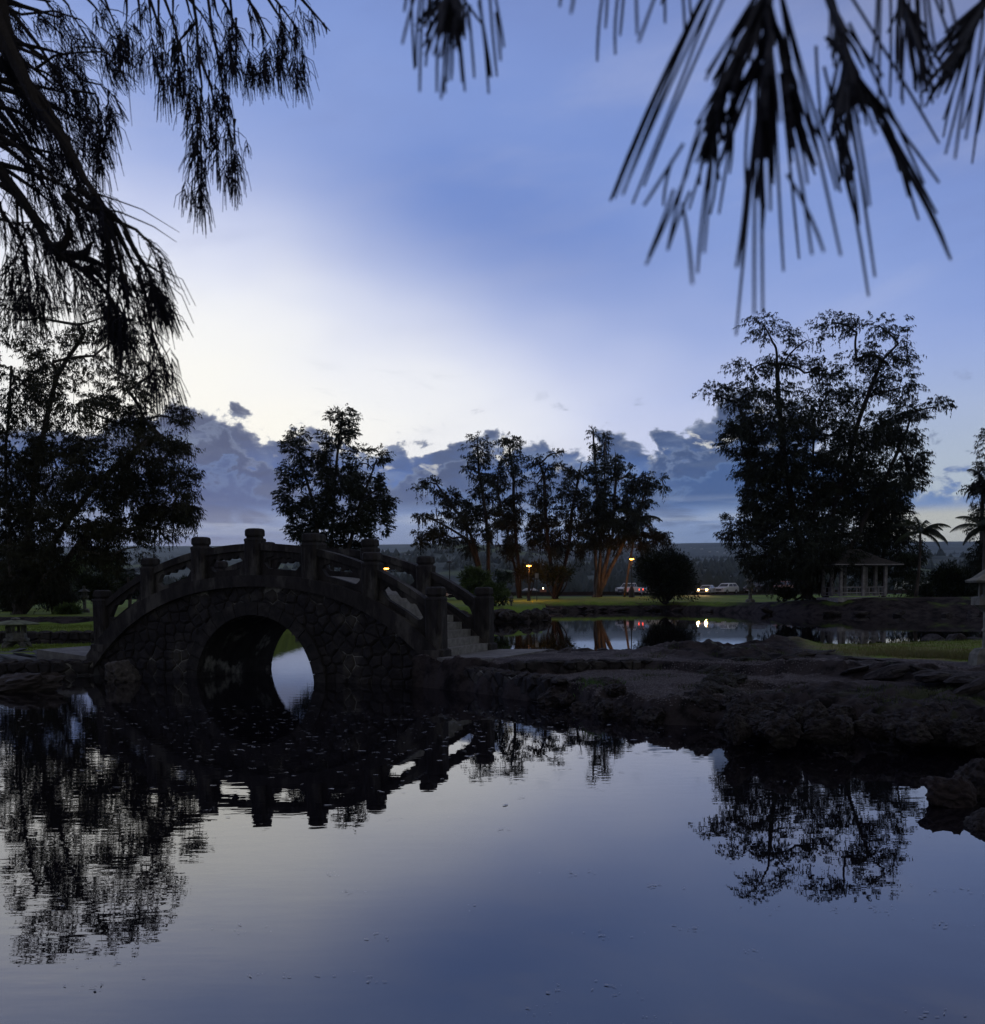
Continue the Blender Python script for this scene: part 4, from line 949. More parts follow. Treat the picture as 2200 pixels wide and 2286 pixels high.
p = P(2200, 1180, 62); palm('coconut_palm', 'dark palm crown at the right edge above the stone lantern roof', (p.x, p.y, .9), p, 14, 2.3)
p = P(2196, 1075, 66); palm('coconut_palm', 'higher dark palm crown at the right edge beside the shaggy tree', (p.x+.4, p.y, .9), p, 11, 2.0)
p = P(286, 1288, 62); palm('fan_palm', 'small fan palm rising just left of the first bridge posts', (p.x, p.y, 1.2), (p.x, p.y, p.z), 16, 1.2, fan=True, r=.13)
p = P(1425, 1160, 138); palm('coconut_palm', 'slim coconut palm with its fronds lost in the tall ironwood', P(1393, 1338, 138), p, 12, 4.2, r=.17)
p = P(1338, 1170, 140); palm('coconut_palm', 'thin palm trunk right behind the reddish split trunk', P(1343, 1336, 140), p, 10, 3.5, r=.13)

# ------------------------------------------------------------------ gazebo
gz = P(1896, 1336, 93); GZ = gz.z
GT = thing('gazebo', 'open white-posted gazebo with low dark hipped roof on the peninsula beside the big tree', 'gazebo', (gz.x+.4, gz.y, GZ), R(9))
W2, D2, HP = 2.2, 1.7, 3.0
MB().box((0, 0, -.1), (W2*2+.9, D2*2+.7, .42)).obj('floor', M_gaz, GT)
pp = [(-W2, -D2), (0, -D2), (W2, -D2), (-W2, D2), (0, D2), (W2, D2), (-W2, 0), (W2, 0)]
for x, y in pp: MB().box((x, y, HP/2+.1), (.26, .26, HP-.2)).obj('post', M_gaz, GT)
for x0, y0, x1, y1 in ((-W2, -D2, 0, -D2), (0, -D2, W2, -D2), (-W2, D2, 0, D2), (0, D2, W2, D2), (-W2, -D2, -W2, 0), (-W2, 0, -W2, D2), (W2, -D2, W2, 0), (W2, 0, W2, D2)):
    L = math.hypot(x1-x0, y1-y0)-.26; a = math.atan2(y1-y0, x1-x0); c = ((x0+x1)/2, (y0+y1)/2)
    for z, h in ((1.05, .1), (.55, .08), (.28, .08)): MB().box((c[0], c[1], z), (L, .07, h), a).obj('rail', M_gaz, GT)
    for k in (-1, 1): MB().box((c[0]+math.cos(a)*L*.25*k, c[1]+math.sin(a)*L*.25*k, .66), (.06, .06, .68), a).obj('baluster', M_gaz, GT)
for y in (-D2-.0, D2): MB().box((0, y, HP+.06), (W2*2+.4, .16, .16)).obj('beam', M_gaz, GT)
rb = MB(); ex, ey = 3.35, 2.75; rb.add([(-ex, -ey, HP+.12), (ex, -ey, HP+.12), (ex, ey, HP+.12), (-ex, ey, HP+.12), (-1.9, -1.5, HP+.72), (1.9, -1.5, HP+.72), (1.9, 1.5, HP+.72), (-1.9, 1.5, HP+.72), (-.5, 0, HP+1.6), (.5, 0, HP+1.6)],
    [(3, 2, 1, 0), (0, 1, 5, 4), (1, 2, 6, 5), (2, 3, 7, 6), (3, 0, 4, 7), (4, 5, 9, 8), (5, 6, 9), (6, 7, 8, 9), (7, 4, 8)]); ro = rb.obj('roof', M_roof, GT)
for (c, d) in (((0, -ey-.02, HP+.10), (ex*2+.06, .04, .09)), ((0, ey+.02, HP+.10), (ex*2+.06, .04, .09)), ((-ex-.02, 0, HP+.10), (.04, ey*2, .09)), ((ex+.02, 0, HP+.10), (.04, ey*2, .09))): MB().box(c, d).obj('fascia', M_gaz, ro)

# pale fence / low building behind, right
fw = thing('white_fence', 'pale fence of separate posts glimpsed right of the gazebo under the palm', 'fence', P(2000, 1318, 116))
for k in range(9): MB().box((k*.95, 0, .55), (.22, .1, 2.3 if k > 4 else 1.0)).obj('fence_post', M_white, fw)
for z in (.3, .8): MB().box((3.8, .07, z), (7.7, .04, .12)).obj('fence_rail', M_white, fw)

# ------------------------------------------------------------------ street lamps and sign
def street_lamp(label, px, py_top, Y, base_z, lit, grp='street lamps along the parking road', ped=False, power=160):
    p = P(px, py_top, Y); t = thing('street_lamp', label, 'street lamp', (p.x, p.y, base_z), 0, grp); h = p.z-base_z
    MB().prof([(0, .09), (h-.1, .06)], 8).obj('pole', M_dark, t)
    if ped: MB().prof([(-.1, .42), (1.0, .36), (1.5, .16)], 8).obj('base', M_dark, t)
    else: MB().prof([(-.1, .25), (.5, .2)], 8).obj('base', M_dark, t)
    MB().prof([(h-.04, .10), (h+.02, .42), (h+.12, .44), (h+.26, .18), (h+.3, .04)], 10).obj('lamp_head', M_dark, t)
    if lit:
        MB().prof([(h-.14, .16), (h-.09, .30), (h-.045, .30)], 10).obj('bulb', M_lamp, t)
        l = bpy.data.lights.new('lamp_light', 'POINT'); l.energy = power; l.color = (1, .36, .06); l.shadow_soft_size = .15
        lo = bpy.data.objects.new('lamp_light', l); COL.objects.link(lo); lo.parent = t; lo.location = (0, 0, h-.45)
street_lamp('lit orange street lamp among the plumeria trees', 1181, 1262, 124, 1.3, True, power=650)
street_lamp('lit orange street lamp on a dark pedestal in front of the white pickup', 1411, 1247, 134, 1.45, True, ped=True, power=300)
street_lamp('unlit dark street lamp right of the bridge end, clear of the trees', 1004, 1256, 140, 1.5, False)
street_lamp('lit street lamp glimpsed through the right railing opening of the bridge', 863, 1268, 120, 1.3, True, power=350)
sp = P(1199, 1334, 123); st = thing('signpost', 'thin grey signpost with a small plate right of the orange lamp', 'signpost', (sp.x, sp.y, 1.2))
MB().prof([(0, .045), (3.9, .045)], 6).obj('pole', M_dark, st); MB().box((0, -.06, 3.1), (.42, .03, .6)).obj('sign_plate', M_gaz, st)

# ------------------------------------------------------------------ cars
def car(label, px, py, Y, kind, paint, head, heading, grp='cars parked along the road behind the lawn', scl=1., lit=False, tail=False, hoodm=None):
    """local +x = front"""
    g = P(px, py, Y); t = thing('parked_car', label, 'car', (g.x, g.y, g.z+.08), heading, grp); t.scale = (scl,)*3
    S = dict(suv=dict(L=4.5, W=1.85, H=1.68, lo=[(2.2, .35), (2.25, .7), (2.05, .98), (1.0, 1.08), (-2.1, 1.08), (-2.22, .7), (-2.2, .35)], gh=[(1.05, 1.06), (.35, 1.62), (-1.5, 1.66), (-2.1, 1.06)]),
             sedan=dict(L=4.6, W=1.8, H=1.45, lo=[(2.25, .3), (2.28, .6), (2.1, .8), (1.0, .93), (-1.6, .97), (-2.2, .93), (-2.25, .3)], gh=[(1.0, .92), (.25, 1.40), (-.9, 1.42), (-1.75, .95)]),
             pickup=dict(L=5.6, W=2.0, H=1.9, lo=[(2.75, .5), (2.8, 1.0), (2.6, 1.18), (1.3, 1.25), (-.6, 1.25), (-.62, 1.22), (-2.7, 1.22), (-2.75, .5)], gh=[(1.35, 1.23), (.7, 1.86), (-.45, 1.88), (-.62, 1.23)]),
             jeep=dict(L=4.2, W=1.85, H=1.85, lo=[(2.0, .5), (2.05, 1.0), (1.95, 1.12), (.75, 1.2), (-1.9, 1.2), (-1.98, .5)], gh=[(.72, 1.18), (.5, 1.80), (-1.85, 1.80), (-1.92, 1.18)]))[kind]
    W = S['W']; b_ = MB()
    n = len(S['lo'])
    secs = [(-W/2, .93, .03), (-W/2+.1, 1, 0), (W/2-.1, 1, 0), (W/2, .93, .03)]; vs = []
    for y, f_, dz in secs:
        for x, z in S['lo']: vs.append((x*(.985 if f_ < 1 else 1), y, z if z < .6 else z-dz))
    fs = [tuple(range(n)), tuple(3*n+i for i in range(n-1, -1, -1))]
    for k in range(3):
        for i in range(n): a, c_ = k*n+i, k*n+(i+1) % n; fs.append((c_, a, a+n, c_+n))
    b_.add(vs, fs); body = b_.obj('body', paint, t)
    gh = S['gh']; m_ = len(gh); cb = MB(); vs = []
    for y, ins in ((-1, 0), (1, 0)):
        for x, z in gh: vs.append((x, y*(W/2-.06 if z < gh[1][1]-.2 else W/2-.24), z))
    cb.add(vs, [tuple(range(m_)), tuple(2*m_-1-i for i in range(m_))]+[((i+1) % m_, i, i+m_, (i+1) % m_+m_) for i in range(m_)]); cab = cb.obj('cabin', paint, t)
    # glass set proud of the cabin
    zt_, zb_ = gh[1][1]-.1, gh[0][1]+.06
    def lerp(a, c_, z): u = (z-a[1])/(c_[1]-a[1]); return a[0]+(c_[0]-a[0])*u
    def yy(z): u = (z-gh[0][1])/(gh[1][1]-gh[0][1]); return W/2-.06-.18*u+.012
    xf0, xf1 = lerp(gh[0], gh[1], zb_), lerp(gh[0], gh[1], zt_); xr0, xr1 = lerp(gh[3], gh[2], zb_), lerp(gh[3], gh[2], zt_)
    MB().add([(xf0+.02, -yy(zb_)+.12, zb_), (xf0+.02, yy(zb_)-.12, zb_), (xf1+.02, yy(zt_)-.1, zt_), (xf1+.02, -yy(zt_)+.1, zt_)], [(0, 1, 2, 3)]).obj('windscreen', M_glass, t)
    MB().add([(xr0-.02, -yy(zb_)+.12, zb_), (xr0-.02, yy(zb_)-.12, zb_), (xr1-.02, yy(zt_)-.1, zt_), (xr1-.02, -yy(zt_)+.1, zt_)], [(3, 2, 1, 0)]).obj('rear_window', M_glass, t)
    for sg in (-1, 1):
        cuts = [0, .48, .52, 1]
        for k in (0, 2):
            u0, u1 = cuts[k]+(.06 if k == 0 else 0), cuts[k+1]-(.06 if k else 0)
            v = [(xf0+(xr0-xf0)*u0, sg*yy(zb_), zb_), (xf0+(xr0-xf0)*u1, sg*yy(zb_), zb_), (xf1+(xr1-xf1)*u1, sg*yy(zt_), zt_), (xf1+(xr1-xf1)*u0, sg*yy(zt_), zt_)]
            MB().add(v, [(0, 1, 2, 3) if sg < 0 else (3, 2, 1, 0)]).obj('side_window', M_glass, t)
    xf = S['lo'][1][0]; wr = .40 if kind in ('pickup', 'jeep') else .34
    for x in (xf-.95, -xf+.95):
        for sg in (-1, 1):
            wb = MB(); pr_ = []
            def disc(r, y0, y1, nseg=16):
                vs = [(x+r*math.cos(2*math.pi*i/nseg), yv, wr+r*math.sin(2*math.pi*i/nseg)) for yv in (y0, y1) for i in range(nseg)]
                return vs, [tuple(range(nseg)), tuple(nseg+i for i in range(nseg-1, -1, -1))]+[((i+1) % nseg, i, i+nseg, (i+1) % nseg+nseg) for i in range(nseg)]
            wb.add(*disc(wr, sg*(W/2-.2), sg*(W/2+.015))); wo_ = wb.obj('wheel', M_rubber, t)
            MB().add(*disc(wr*.6, sg*(W/2-.1), sg*(W/2+.03), 10)).obj('rim', M_rim, wo_)
    for sg in (-1, 1):
        zz = S['lo'][1][1]+.08 if kind != 'sedan' else .68
        h = MB().prof([(0, .13 if lit else .11), (.08, .12)], 10).obj('headlight', M_head if lit else M_lens, t)
        h.rotation_euler = (0, math.pi/2, 0); h.location = (xf+.0 if kind != 'suv' else xf-.03, sg*(W/2-.28), zz); h.scale = (.8, 1.3, 1)
        MB().box((-abs(S['lo'][-2][0])-.01, sg*(W/2-.2), S['lo'][0][1]+.5), (.05, .2, .22)).obj('tail_light', M_tail if tail else M_taild, t)
    MB().box((xf+.01, 0, S['lo'][0][1]+.28), (.05, W*.5, .26)).obj('grille', M_chrome if kind != 'sedan' else M_dark, t)
    MB().box((xf+.02, 0, S['lo'][0][1]+.05), (.12, W*.96, .16)).obj('bumper', M_chrome if kind in ('pickup', 'jeep') else paint, t)
    MB().box((xf+.09, 0, S['lo'][0][1]+.07), (.02, .36, .12)).obj('number_plate', M_white, t)
    if lit:
        for sg in (-1, 1):
            l = bpy.data.lights.new('headlight_beam', 'SPOT'); l.energy = 700; l.color = (1, .6, .3); l.spot_size = R(70); l.spot_blend = .8; l.shadow_soft_size = .08
            lo = bpy.data.objects.new('headlight_beam', l); COL.objects.link(lo); lo.parent = t; lo.location = (xf+.2, sg*(W/2-.28), .7); lo.rotation_euler = (0, -math.pi/2+.06, 0)
    return t
hd = R(215)
car('white pickup truck facing left between the split tree and the round bush', 1407, 1330, 152, 'pickup', M_carw, 0, R(232))
car('silver sedan with both headlights shining, right of the round bush', 1578, 1328, 150, 'sedan', M_cars, 0, R(242), lit=True)
car('white crossover with dark wheels next to the sedan with lit headlights', 1622, 1327, 151, 'suv', M_carw, 0, R(226), scl=1.0)
car('black crossover partly behind the pale stone lantern', 1688, 1325, 151, 'suv', M_card, 0, R(224))
car('boxy reddish jeep parked left of the big tree trunk', 1748, 1325, 151, 'jeep', M_carr, 0, R(228))
car('dark car half hidden behind the round bush', 1523, 1328, 153, 'suv', M_card, 0, R(20))
car('car with glowing red tail light seen through the round bush', 1462, 1329, 150, 'sedan', M_cars, 0, R(15), tail=True)
car('silver car with red tail lights beyond the end posts of the bridge', 1042, 1334, 128, 'sedan', M_cars, 0, R(150), tail=True)
car('dark car seen under the handrail near the bridge end post', 984, 1335, 130, 'sedan', M_card, 0, R(160), tail=True)
GT2 = 'small white market umbrellas across the road'
for px, lab in ((1176, 'low white canopy left of the lamp pole base across the road'), (1191, 'low white canopy right of the lamp pole base across the road')):
    g = P(px, 1322, 175); t = thing('canopy', lab, 'canopy', (g.x, g.y, 1.7), 0, GT2); MB().prof([(.9, .9), (.95, .88), (1.35, .1)], 8).obj('cover', M_white, t); MB().prof([(0, .05), (1.3, .05)], 6).obj('pole', M_dark, t)
g = P(1213, 1326, 170); t = thing('kiosk', 'small reddish roadside box with a light on top', 'kiosk', (g.x, g.y, 1.7)); MB().box((0, 0, .5), (1.1, .9, 1.1)).obj('box', mat('red_box', (.40, .16, .12), (.3, .12, .1), 3, .7), t); MB().prof([(1.1, .08), (1.28, .12), (1.4, .05)], 8).obj('light', mat('warm_bulb', (1, .9, .7), None, 1, .4, emit=(1, .8, .5), es=4), t)
MB().prof([(0, .05), (1.7, .05)], 6, (.9, 0, 0)).obj('post', M_dark, t)

# hillside houses
def hillpoint(px, py):
    d = _F + _R*(px-CXP)/FPX + _U*(CYP-py)/FPX; a = math.degrees(math.atan2(d[0], d[1]))
    for r in np.arange(700, 5600, 20.):
        p = _C + d*r/d[1]
        if hill_h(a, r)[2] >= p[2]: return Vector(hill_h(a, r))
    return None
hs = [(1543, 1224), (1551, 1226), (1567, 1228), (1585, 1234), (1602, 1234), (1618, 1236), (1645, 1261), (1652, 1260), (1664, 1268), (1588, 1273), (1576, 1291), (1571, 1292), (1597, 1299), (1610, 1295), (1620, 1297), (1395, 1266), (1420, 1266), (1425, 1262), (1347, 1306), (1366, 1307), (1632, 1289), (1555, 1283), (905, 1243), (915, 1241), (930, 1242), (965, 1250), (860, 1232), (1300, 1290), (1290, 1265), (1265, 1258), (1315, 1300), (700, 1290), (1605, 1252), (2120, 1290)]
for k, (x, y) in enumerate(sorted(hs)):
    p = hillpoint(x, y)
    if p is None: continue
    s = p.y/FPX*random.uniform(2.2, 4.0); t = thing('hillside_house', 'tiny pale house on the hazy hillside, %s from the left' % ordn(k), 'house', p, random.uniform(-.5, .5), 'houses scattered on the hillside')
    MB().box((0, 0, s*.22), (s*1.5, s*.9, s*.5)).obj('wall', M_house, t)
    MB().add([(-s*.85, -s*.55, s*.47), (s*.85, -s*.55, s*.47), (s*.85, s*.55, s*.47), (-s*.85, s*.55, s*.47), (-s*.7, 0, s*.8), (s*.7, 0, s*.8)], [(3, 2, 1, 0), (0, 1, 5, 4), (2, 3, 4, 5), (1, 2, 5), (3, 0, 4)]).obj('roof', M_hroof, t)
    p2 = MB()
    for q in (-.4, .1, .5): p2.box((q*s, -s*.455, s*.25), (s*.18, s*.02, s*.18))
    p2.obj('windows', M_glass, t)

def hill_trees(n):
    oct_ = np.array([(1, 0, 0), (0, 1, 0), (-1, 0, 0), (0, -1, 0), (0, 0, 1.5), (0, 0, -1)], float); f0 = np.array([(0, 1, 4), (1, 2, 4), (2, 3, 4), (3, 0, 4), (1, 0, 5), (2, 1, 5), (3, 2, 5), (0, 3, 5)])
    cs = []; ss = []
    while len(cs) < n:
        a = random.uniform(-31, 31); r = 560+random.random()**1.5*2700; q = hill_h(a, r)
        if fnoise(q[0]*.004, q[1]*.004, 9, 3) < -.02 or fnoise(q[0]*.02, q[1]*.02, 4, 2) < -.1: continue
        cs.append(q); ss.append(random.uniform(2.2, 6.5))
    cs = np.array(cs); ss = np.array(ss)[:, None, None]
    co = cs[:, None, :]+oct_[None]*ss*np.array([1, 1, rng.uniform(.8, 1.3)])*rng.uniform(.75, 1.25, (n, 6, 1))
    f = f0[None]+np.arange(n)[:, None, None]*6
    o = link('hillside_trees', np_mesh('hillside_trees', co.reshape(-1, 3), f.reshape(-1), 3), mat('hillside_foliage', (.035, .045, .032), (.018, .024, .018), .02, .9), smooth=True); o['kind'] = 'stuff'
hill_trees(9000)
# ------------------------------------------------------------------ haze
hz = MB(); hz.box((0, 2900, 148), (9600, 6200, 304)); ho = hz.obj('haze', None); ho['kind'] = 'stuff'
hm = bpy.data.materials.new('haze_air'); hm.use_nodes = True; hm.node_tree.nodes.clear()
pv = hm.node_tree.nodes.new('ShaderNodeVolumePrincipled'); pv.inputs['Color'].default_value = (.75, .88, 1, 1); pv.inputs['Density'].default_value = .00007; pv.inputs['Anisotropy'].default_value = .8
ou = hm.node_tree.nodes.new('ShaderNodeOutputMaterial'); hm.node_tree.links.new(pv.outputs[0], ou.inputs['Volume']); ho.data.materials.append(hm)

# ------------------------------------------------------------------ grass tufts
def grass(name, n, fn, L, W, m):
    pos = []; 
    while len(pos) < n:
        q = fn()
        if q is not None: pos.append(q)
    pos = np.array(pos); dr = np.stack([rng.normal(0, .35, n), rng.normal(0, .35, n), np.ones(n)], 1); dr /= np.linalg.norm(dr, axis=1)[:, None]
    o = slivers(name, pos, dr, L*rng.uniform(.4, 1.2, n), W*rng.uniform(.7, 1.3, n), m, None); o['kind'] = 'stuff'; return o
def g1():
    x = random.uniform(8.7, 15.5)+abs(random.gauss(0, .3)); y = random.uniform(18.5, 31)
    if y < 20.2+.75*(12-x)+random.uniform(-.4, .3): return None
    z = cway_h(x, y)[2]
    return (x, y, z-.01) if z > .42 else None
grass('grass', 16000, g1, .085, .011, M_grass)
def g1b():
    x = random.gauss(10.2, .8); y = 20.4+.75*(12-x)+abs(random.gauss(0, 1.3))
    z = cway_h(x, y)[2] if 6.6 < x < 14 and y < 30 else 0
    return (x, y, z-.01) if z > .42 else None
grass('dry_grass', 5000, g1b, .20, .010, M_dry)
def g2():
    x = random.uniform(-24, -11.2); y = random.choice((random.uniform(31, 35), random.uniform(36.8, 46)))
    return (x, y, left_h(x, y)[2]-.01)
grass('grass', 26000, g2, .09, .018, M_grass)
def g3():
    p = G(random.gauss(1338, 20), random.gauss(1524, 3), .44); return (p.x, p.y, cway_h(p.x, p.y)[2]-.02)
grass('grass_tuft', 1300, g3, .17, .018, M_moss)
tc_ = [(random.uniform(6.0, 9.5), random.uniform(14.6, 17.2)) for _ in range(34)] + [(random.uniform(2.5, 8), random.uniform(16.5, 24)) for _ in range(26)]
def g4():
    c = random.choice(tc_); x, y = c[0]+random.gauss(0, .12), c[1]+random.gauss(0, .12); z = cway_h(x, y)[2]
    return (x, y, z-.01) if z > .15 else None
grass('weed_tufts', 3600, g4, .10, .012, mat('weed_green', (.07, .09, .03), (.03, .045, .015), 3, .8))
def pebbles():
    n = 9000; pos = []
    while len(pos) < n:
        x = random.uniform(.9, 6.5); y = random.uniform(16.3, 21.9)
        z = cway_h(x, y)[2]
        if z > .30 and (x < 4.4 or y > 18): pos.append((x, y, z))
    pos = np.array(pos); s = rng.uniform(.008, .026, n)
    base = np.array([(1, 0, 0), (-.5, .87, 0), (-.5, -.87, 0), (0, 0, .9)]); a = rng.uniform(0, 6.28, n); ca, sa = np.cos(a), np.sin(a)
    co = np.empty((n, 4, 3))
    for k in range(4):
        co[:, k, 0] = pos[:, 0]+s*(base[k, 0]*ca-base[k, 1]*sa); co[:, k, 1] = pos[:, 1]+s*(base[k, 0]*sa+base[k, 1]*ca); co[:, k, 2] = pos[:, 2]+s*base[k, 2]
    f = np.array([(0, 1, 3), (1, 2, 3), (2, 0, 3)])[None]+np.arange(n)[:, None, None]*4
    o = link('gravel', np_mesh('gravel', co.reshape(-1, 3), f.reshape(-1), 3), mat('gravel_stones', (.17, .155, .165), (.06, .055, .06), 30, .8)); o['kind'] = 'stuff'
pebbles()

# floating leaves and scum on the pond
def floaters(name, n, fn, smin, smax, m):
    vs = []; fs = []
    for k in range(n):
        x, y = fn(); s = random.uniform(smin, smax)*random.choice((.4, .7, 1, 1.3)); a = random.gauss(0, .5); asp = random.uniform(.15, .42); z0 = .006; b0 = len(vs); N = 6
        for i in range(N):
            t = 2*math.pi*i/N; r = s*random.uniform(.6, 1.1); u, v = r*math.cos(t), r*asp*math.sin(t)
            vs.append((x+u*math.cos(a)-v*math.sin(a), y+u*math.sin(a)+v*math.cos(a), z0+random.uniform(0, .1)*s*.3))
        fs.append(tuple(b0+i for i in range(N)))
    me = bpy.data.meshes.new(name); me.from_pydata(vs, [], fs); o = link(name, me, m); o['kind'] = 'stuff'
M_float = mat('floating_leaf', (.32, .32, .34), (.12, .11, .12), 10, .25, spec=.9)  # whitened leaf colour stands in for sky glinting off the flat leaves
def f1():
    px = random.choice((random.uniform(200, 1300), random.uniform(0, 1900))); py = 1575+abs(random.gauss(0, 75)); p = G(px, py, 0)
    return p.x, p.y
floaters('floating_leaves', 1100, f1, .015, .06, M_float)
cl = [G(random.uniform(0, 2200), random.uniform(1700, 2286), 0) for _ in range(46)]
def f2():
    c = random.choice(cl); return c.x+random.gauss(0, .06)*random.choice((.5, 1, 3)), c.y+random.gauss(0, .06)
floaters('floating_debris', 420, f2, .006, .022, M_float)

# ------------------------------------------------------------------ overhanging needles, close to the camera
def prisms(name, segs, m, parent, loc0):
    """segs: list of (points(3+), radius) -> joined 3-sided needles"""
    mb = MB()
    for pts, r in segs: mb.tube([Vector(p)-loc0 for p in pts], [r]*(len(pts)-1)+[r*.7], 3, False)
    return mb.obj(name, m, parent)
Z5 = lambda x, y: (1300+x/2.0956, y/2.0956)
Z4 = lambda x, y: (850+x/3.772, y/3.772)
Z1 = lambda x, y: (x/2.4816, y/2.4816)
Z2 = lambda x, y: (x/3.929, 450+y/3.929)
def needle_path(a, e, Y0, Y1, sag=.0):
    p0, p1 = P(*a, Y0), P(*e, Y1); m1 = p0.lerp(p1, .5)+Vector((random.gauss(0, .0012), 0, .0))*1+Vector((sag, 0, abs(sag)*.4))
    out = []
    for i in range(6):
        t = i/5; out.append(p0*(1-t)**2 + m1*2*t*(1-t) + p1*t*t)
    return out
def close_spray(label, cv, Y, stem, ends, fill, rad=.00070, subs=(), grp='ironwood sprays hanging close to the camera'):
    """ends: explicit needles (x0,y0,x1,y1) whose roots are snapped to the nearest twig; fill: (n, from, to, spread, min, max, bias, twig) random ones"""
    a = P(*cv(*stem[0]), Y); t = thing('needle_spray', label, 'branch', a, 0, grp)
    twigs = [list(stem)]+[list(q) for q in subs]; depth = [0]+[random.uniform(-.03, .03) for _ in subs]
    for tw, dz, k in zip(twigs, depth, range(9)):
        n = len(tw); r0_ = .0026 if k == 0 else .0015
        MB().tube([P(*cv(*q), Y+dz*min(1, i/1.5))-a for i, q in enumerate(tw)], [r0_*(1-.7*i/(n-1)) for i in range(n)], 6, False).obj('stem' if k == 0 else 'twig', M_needle, t)
    def at(tw, u):
        u *= (len(tw)-1); j = min(len(tw)-2, int(u)); w_ = u-j
        return tw[j][0]+(tw[j+1][0]-tw[j][0])*w_, tw[j][1]+(tw[j+1][1]-tw[j][1])*w_, math.atan2(tw[j+1][0]-tw[j][0], tw[j+1][1]-tw[j][1])
    allr = []
    for (x0, y0, x1, y1) in ends:
        k_ = .12 if y0 < 90 else .30
        allr.append((x0-(x1-x0)*k_, y0-(y1-y0)*k_-(60 if y0 < 90 else 0), x1, y1, 0))
    for q in fill:
        n, i0, i1, spread, l0, l1, bias = q[:7]; ti = q[7] if len(q) > 7 else 0; tw = twigs[ti]
        for _ in range(n):
            x, y, ta = at(tw, random.uniform(i0, i1)); an = random.gauss(bias+ta*.8, spread); L = random.uniform(l0, l1); allr.append((x, y, x+L*math.sin(an), y+L*math.cos(an), depth[ti]))
    for nd in allr[:290]:
        x0, y0, x1, y1, dz = nd[:5]
        Y0 = Y+dz+random.gauss(0, .008); Y1 = Y+dz+random.gauss(0, .05)
        pts = needle_path(cv(x0, y0), cv(x1, y1), Y0, Y1, (x1-x0)*4e-6*random.uniform(-.2, 1.6))
        MB().tube([q-a for q in pts], [rad]*(len(pts)-1)+[rad*.8], 5, True).obj('needle', M_needle, t)
    return t
main_ends = [(600, -20, 130, 940), (590, 10, 150, 925), (585, 30, 190, 910), (600, 60, 235, 955), (610, 120, 290, 870), (430, 740, 290, 960), (410, 800, 380, 960), (450, 900, 300, 1235), (400, 960, 310, 1200), (480, 960, 400, 1170), (520, 700, 400, 1160), (480, 1040, 515, 1325), (580, 900, 540, 1275), (600, 800, 570, 1180),
 (720, 500, 640, 1000), (780, 560, 765, 860), (760, 900, 720, 1250), (800, 700, 745, 1240), (830, 500, 720, 1570), (835, 480, 845, 1470), (820, 480, 805, 1470), (850, 1000, 838, 1130), (880, 470, 880, 940), (890, 500, 895, 860), (905, 520, 942, 1270), (950, 560, 1015, 1210), (955, 540, 975, 760), (960, 540, 1075, 1190), (1000, 900, 1130, 1175), (960, 200, 1055, 860), (970, 100, 1190, 890), (990, 250, 1210, 1195), (1000, 400, 1120, 770), (600, 560, 450, 930), (640, 540, 500, 980), (620, 700, 600, 1000),
 (560, 100, 200, 880), (700, 600, 690, 810), (690, 560, 650, 740)]
close_spray('large dark out-of-focus spray of long ironwood needles, the biggest at the top right', Z5, .42, [(880, -160), (870, 0), (865, 150), (860, 300), (850, 480)], main_ends,
            subs=[[(872, -40), (790, 120), (710, 300), (640, 480), (590, 640)], [(868, 0), (920, 180), (950, 380), (965, 480)]], fill=
            [(36, 0.1, 1, .10, 80, 220, 0), (22, .3, 1, .08, 250, 560, .02), (42, .05, 1, .18, 90, 260, .05, 1), (26, .2, 1, .10, 220, 400, .02, 1), (34, .1, 1, .14, 80, 240, .05, 2), (16, .2, 1, .12, 250, 420, .16, 2), (24, .0, .6, .10, 350, 720, -.42, 0)])
close_spray('second big needle spray right of the largest one, fanning down to the right', Z5, .46, [(1130, -120), (1160, 0), (1210, 150), (1240, 300), (1225, 420)], subs=[[(1190, 90), (1230, 300), (1180, 520), (1220, 700)], [(1210, 150), (1270, 330), (1400, 520), (1520, 800)]], ends=[(1260, 330, 1670, 855), (1270, 360, 1660, 1000), (1300, 400, 1620, 990), (1500, 780, 1725, 1215), (1520, 820, 1720, 1205), (1340, 120, 1670, 670), (1250, 500, 1370, 1295), (1180, 560, 1340, 1385), (1230, 640, 1295, 1050), (1270, 520, 1345, 960), (1270, 650, 1330, 975), (1130, 600, 1210, 900), (1240, 500, 1240, 700), (1330, 280, 1600, 860), (1310, 420, 1540, 900), (1200, 700, 1290, 1050), (1100, 300, 1120, 580)],
            fill=[(55, .1, 1, .13, 100, 300, .0), (20, .2, .9, .2, 150, 380, .15), (40, .1, 1, .16, 80, 240, .0, 1), (14, .3, 1, .08, 140, 300, .0, 2)])
close_spray('thin pale spray of hanging needles between the second spray and the right edge', Z5, .50, [(1480, -120), (1500, 0), (1520, 60)],
            [(1400, 0, 1390, 480), (1440, 0, 1440, 455), (1490, 30, 1500, 490), (1530, 50, 1555, 420), (1560, 40, 1590, 500), (1600, 60, 1640, 485), (1620, 30, 1650, 210), (1640, 20, 1755, 300), (1700, -10, 1755, 150), (1580, 80, 1620, 430), (1480, 80, 1470, 300), (1380, 0, 1360, 300), (1660, -40, 1690, 60)],
            [(26, .2, 1, .2, 150, 420, .05)], rad=.0007)
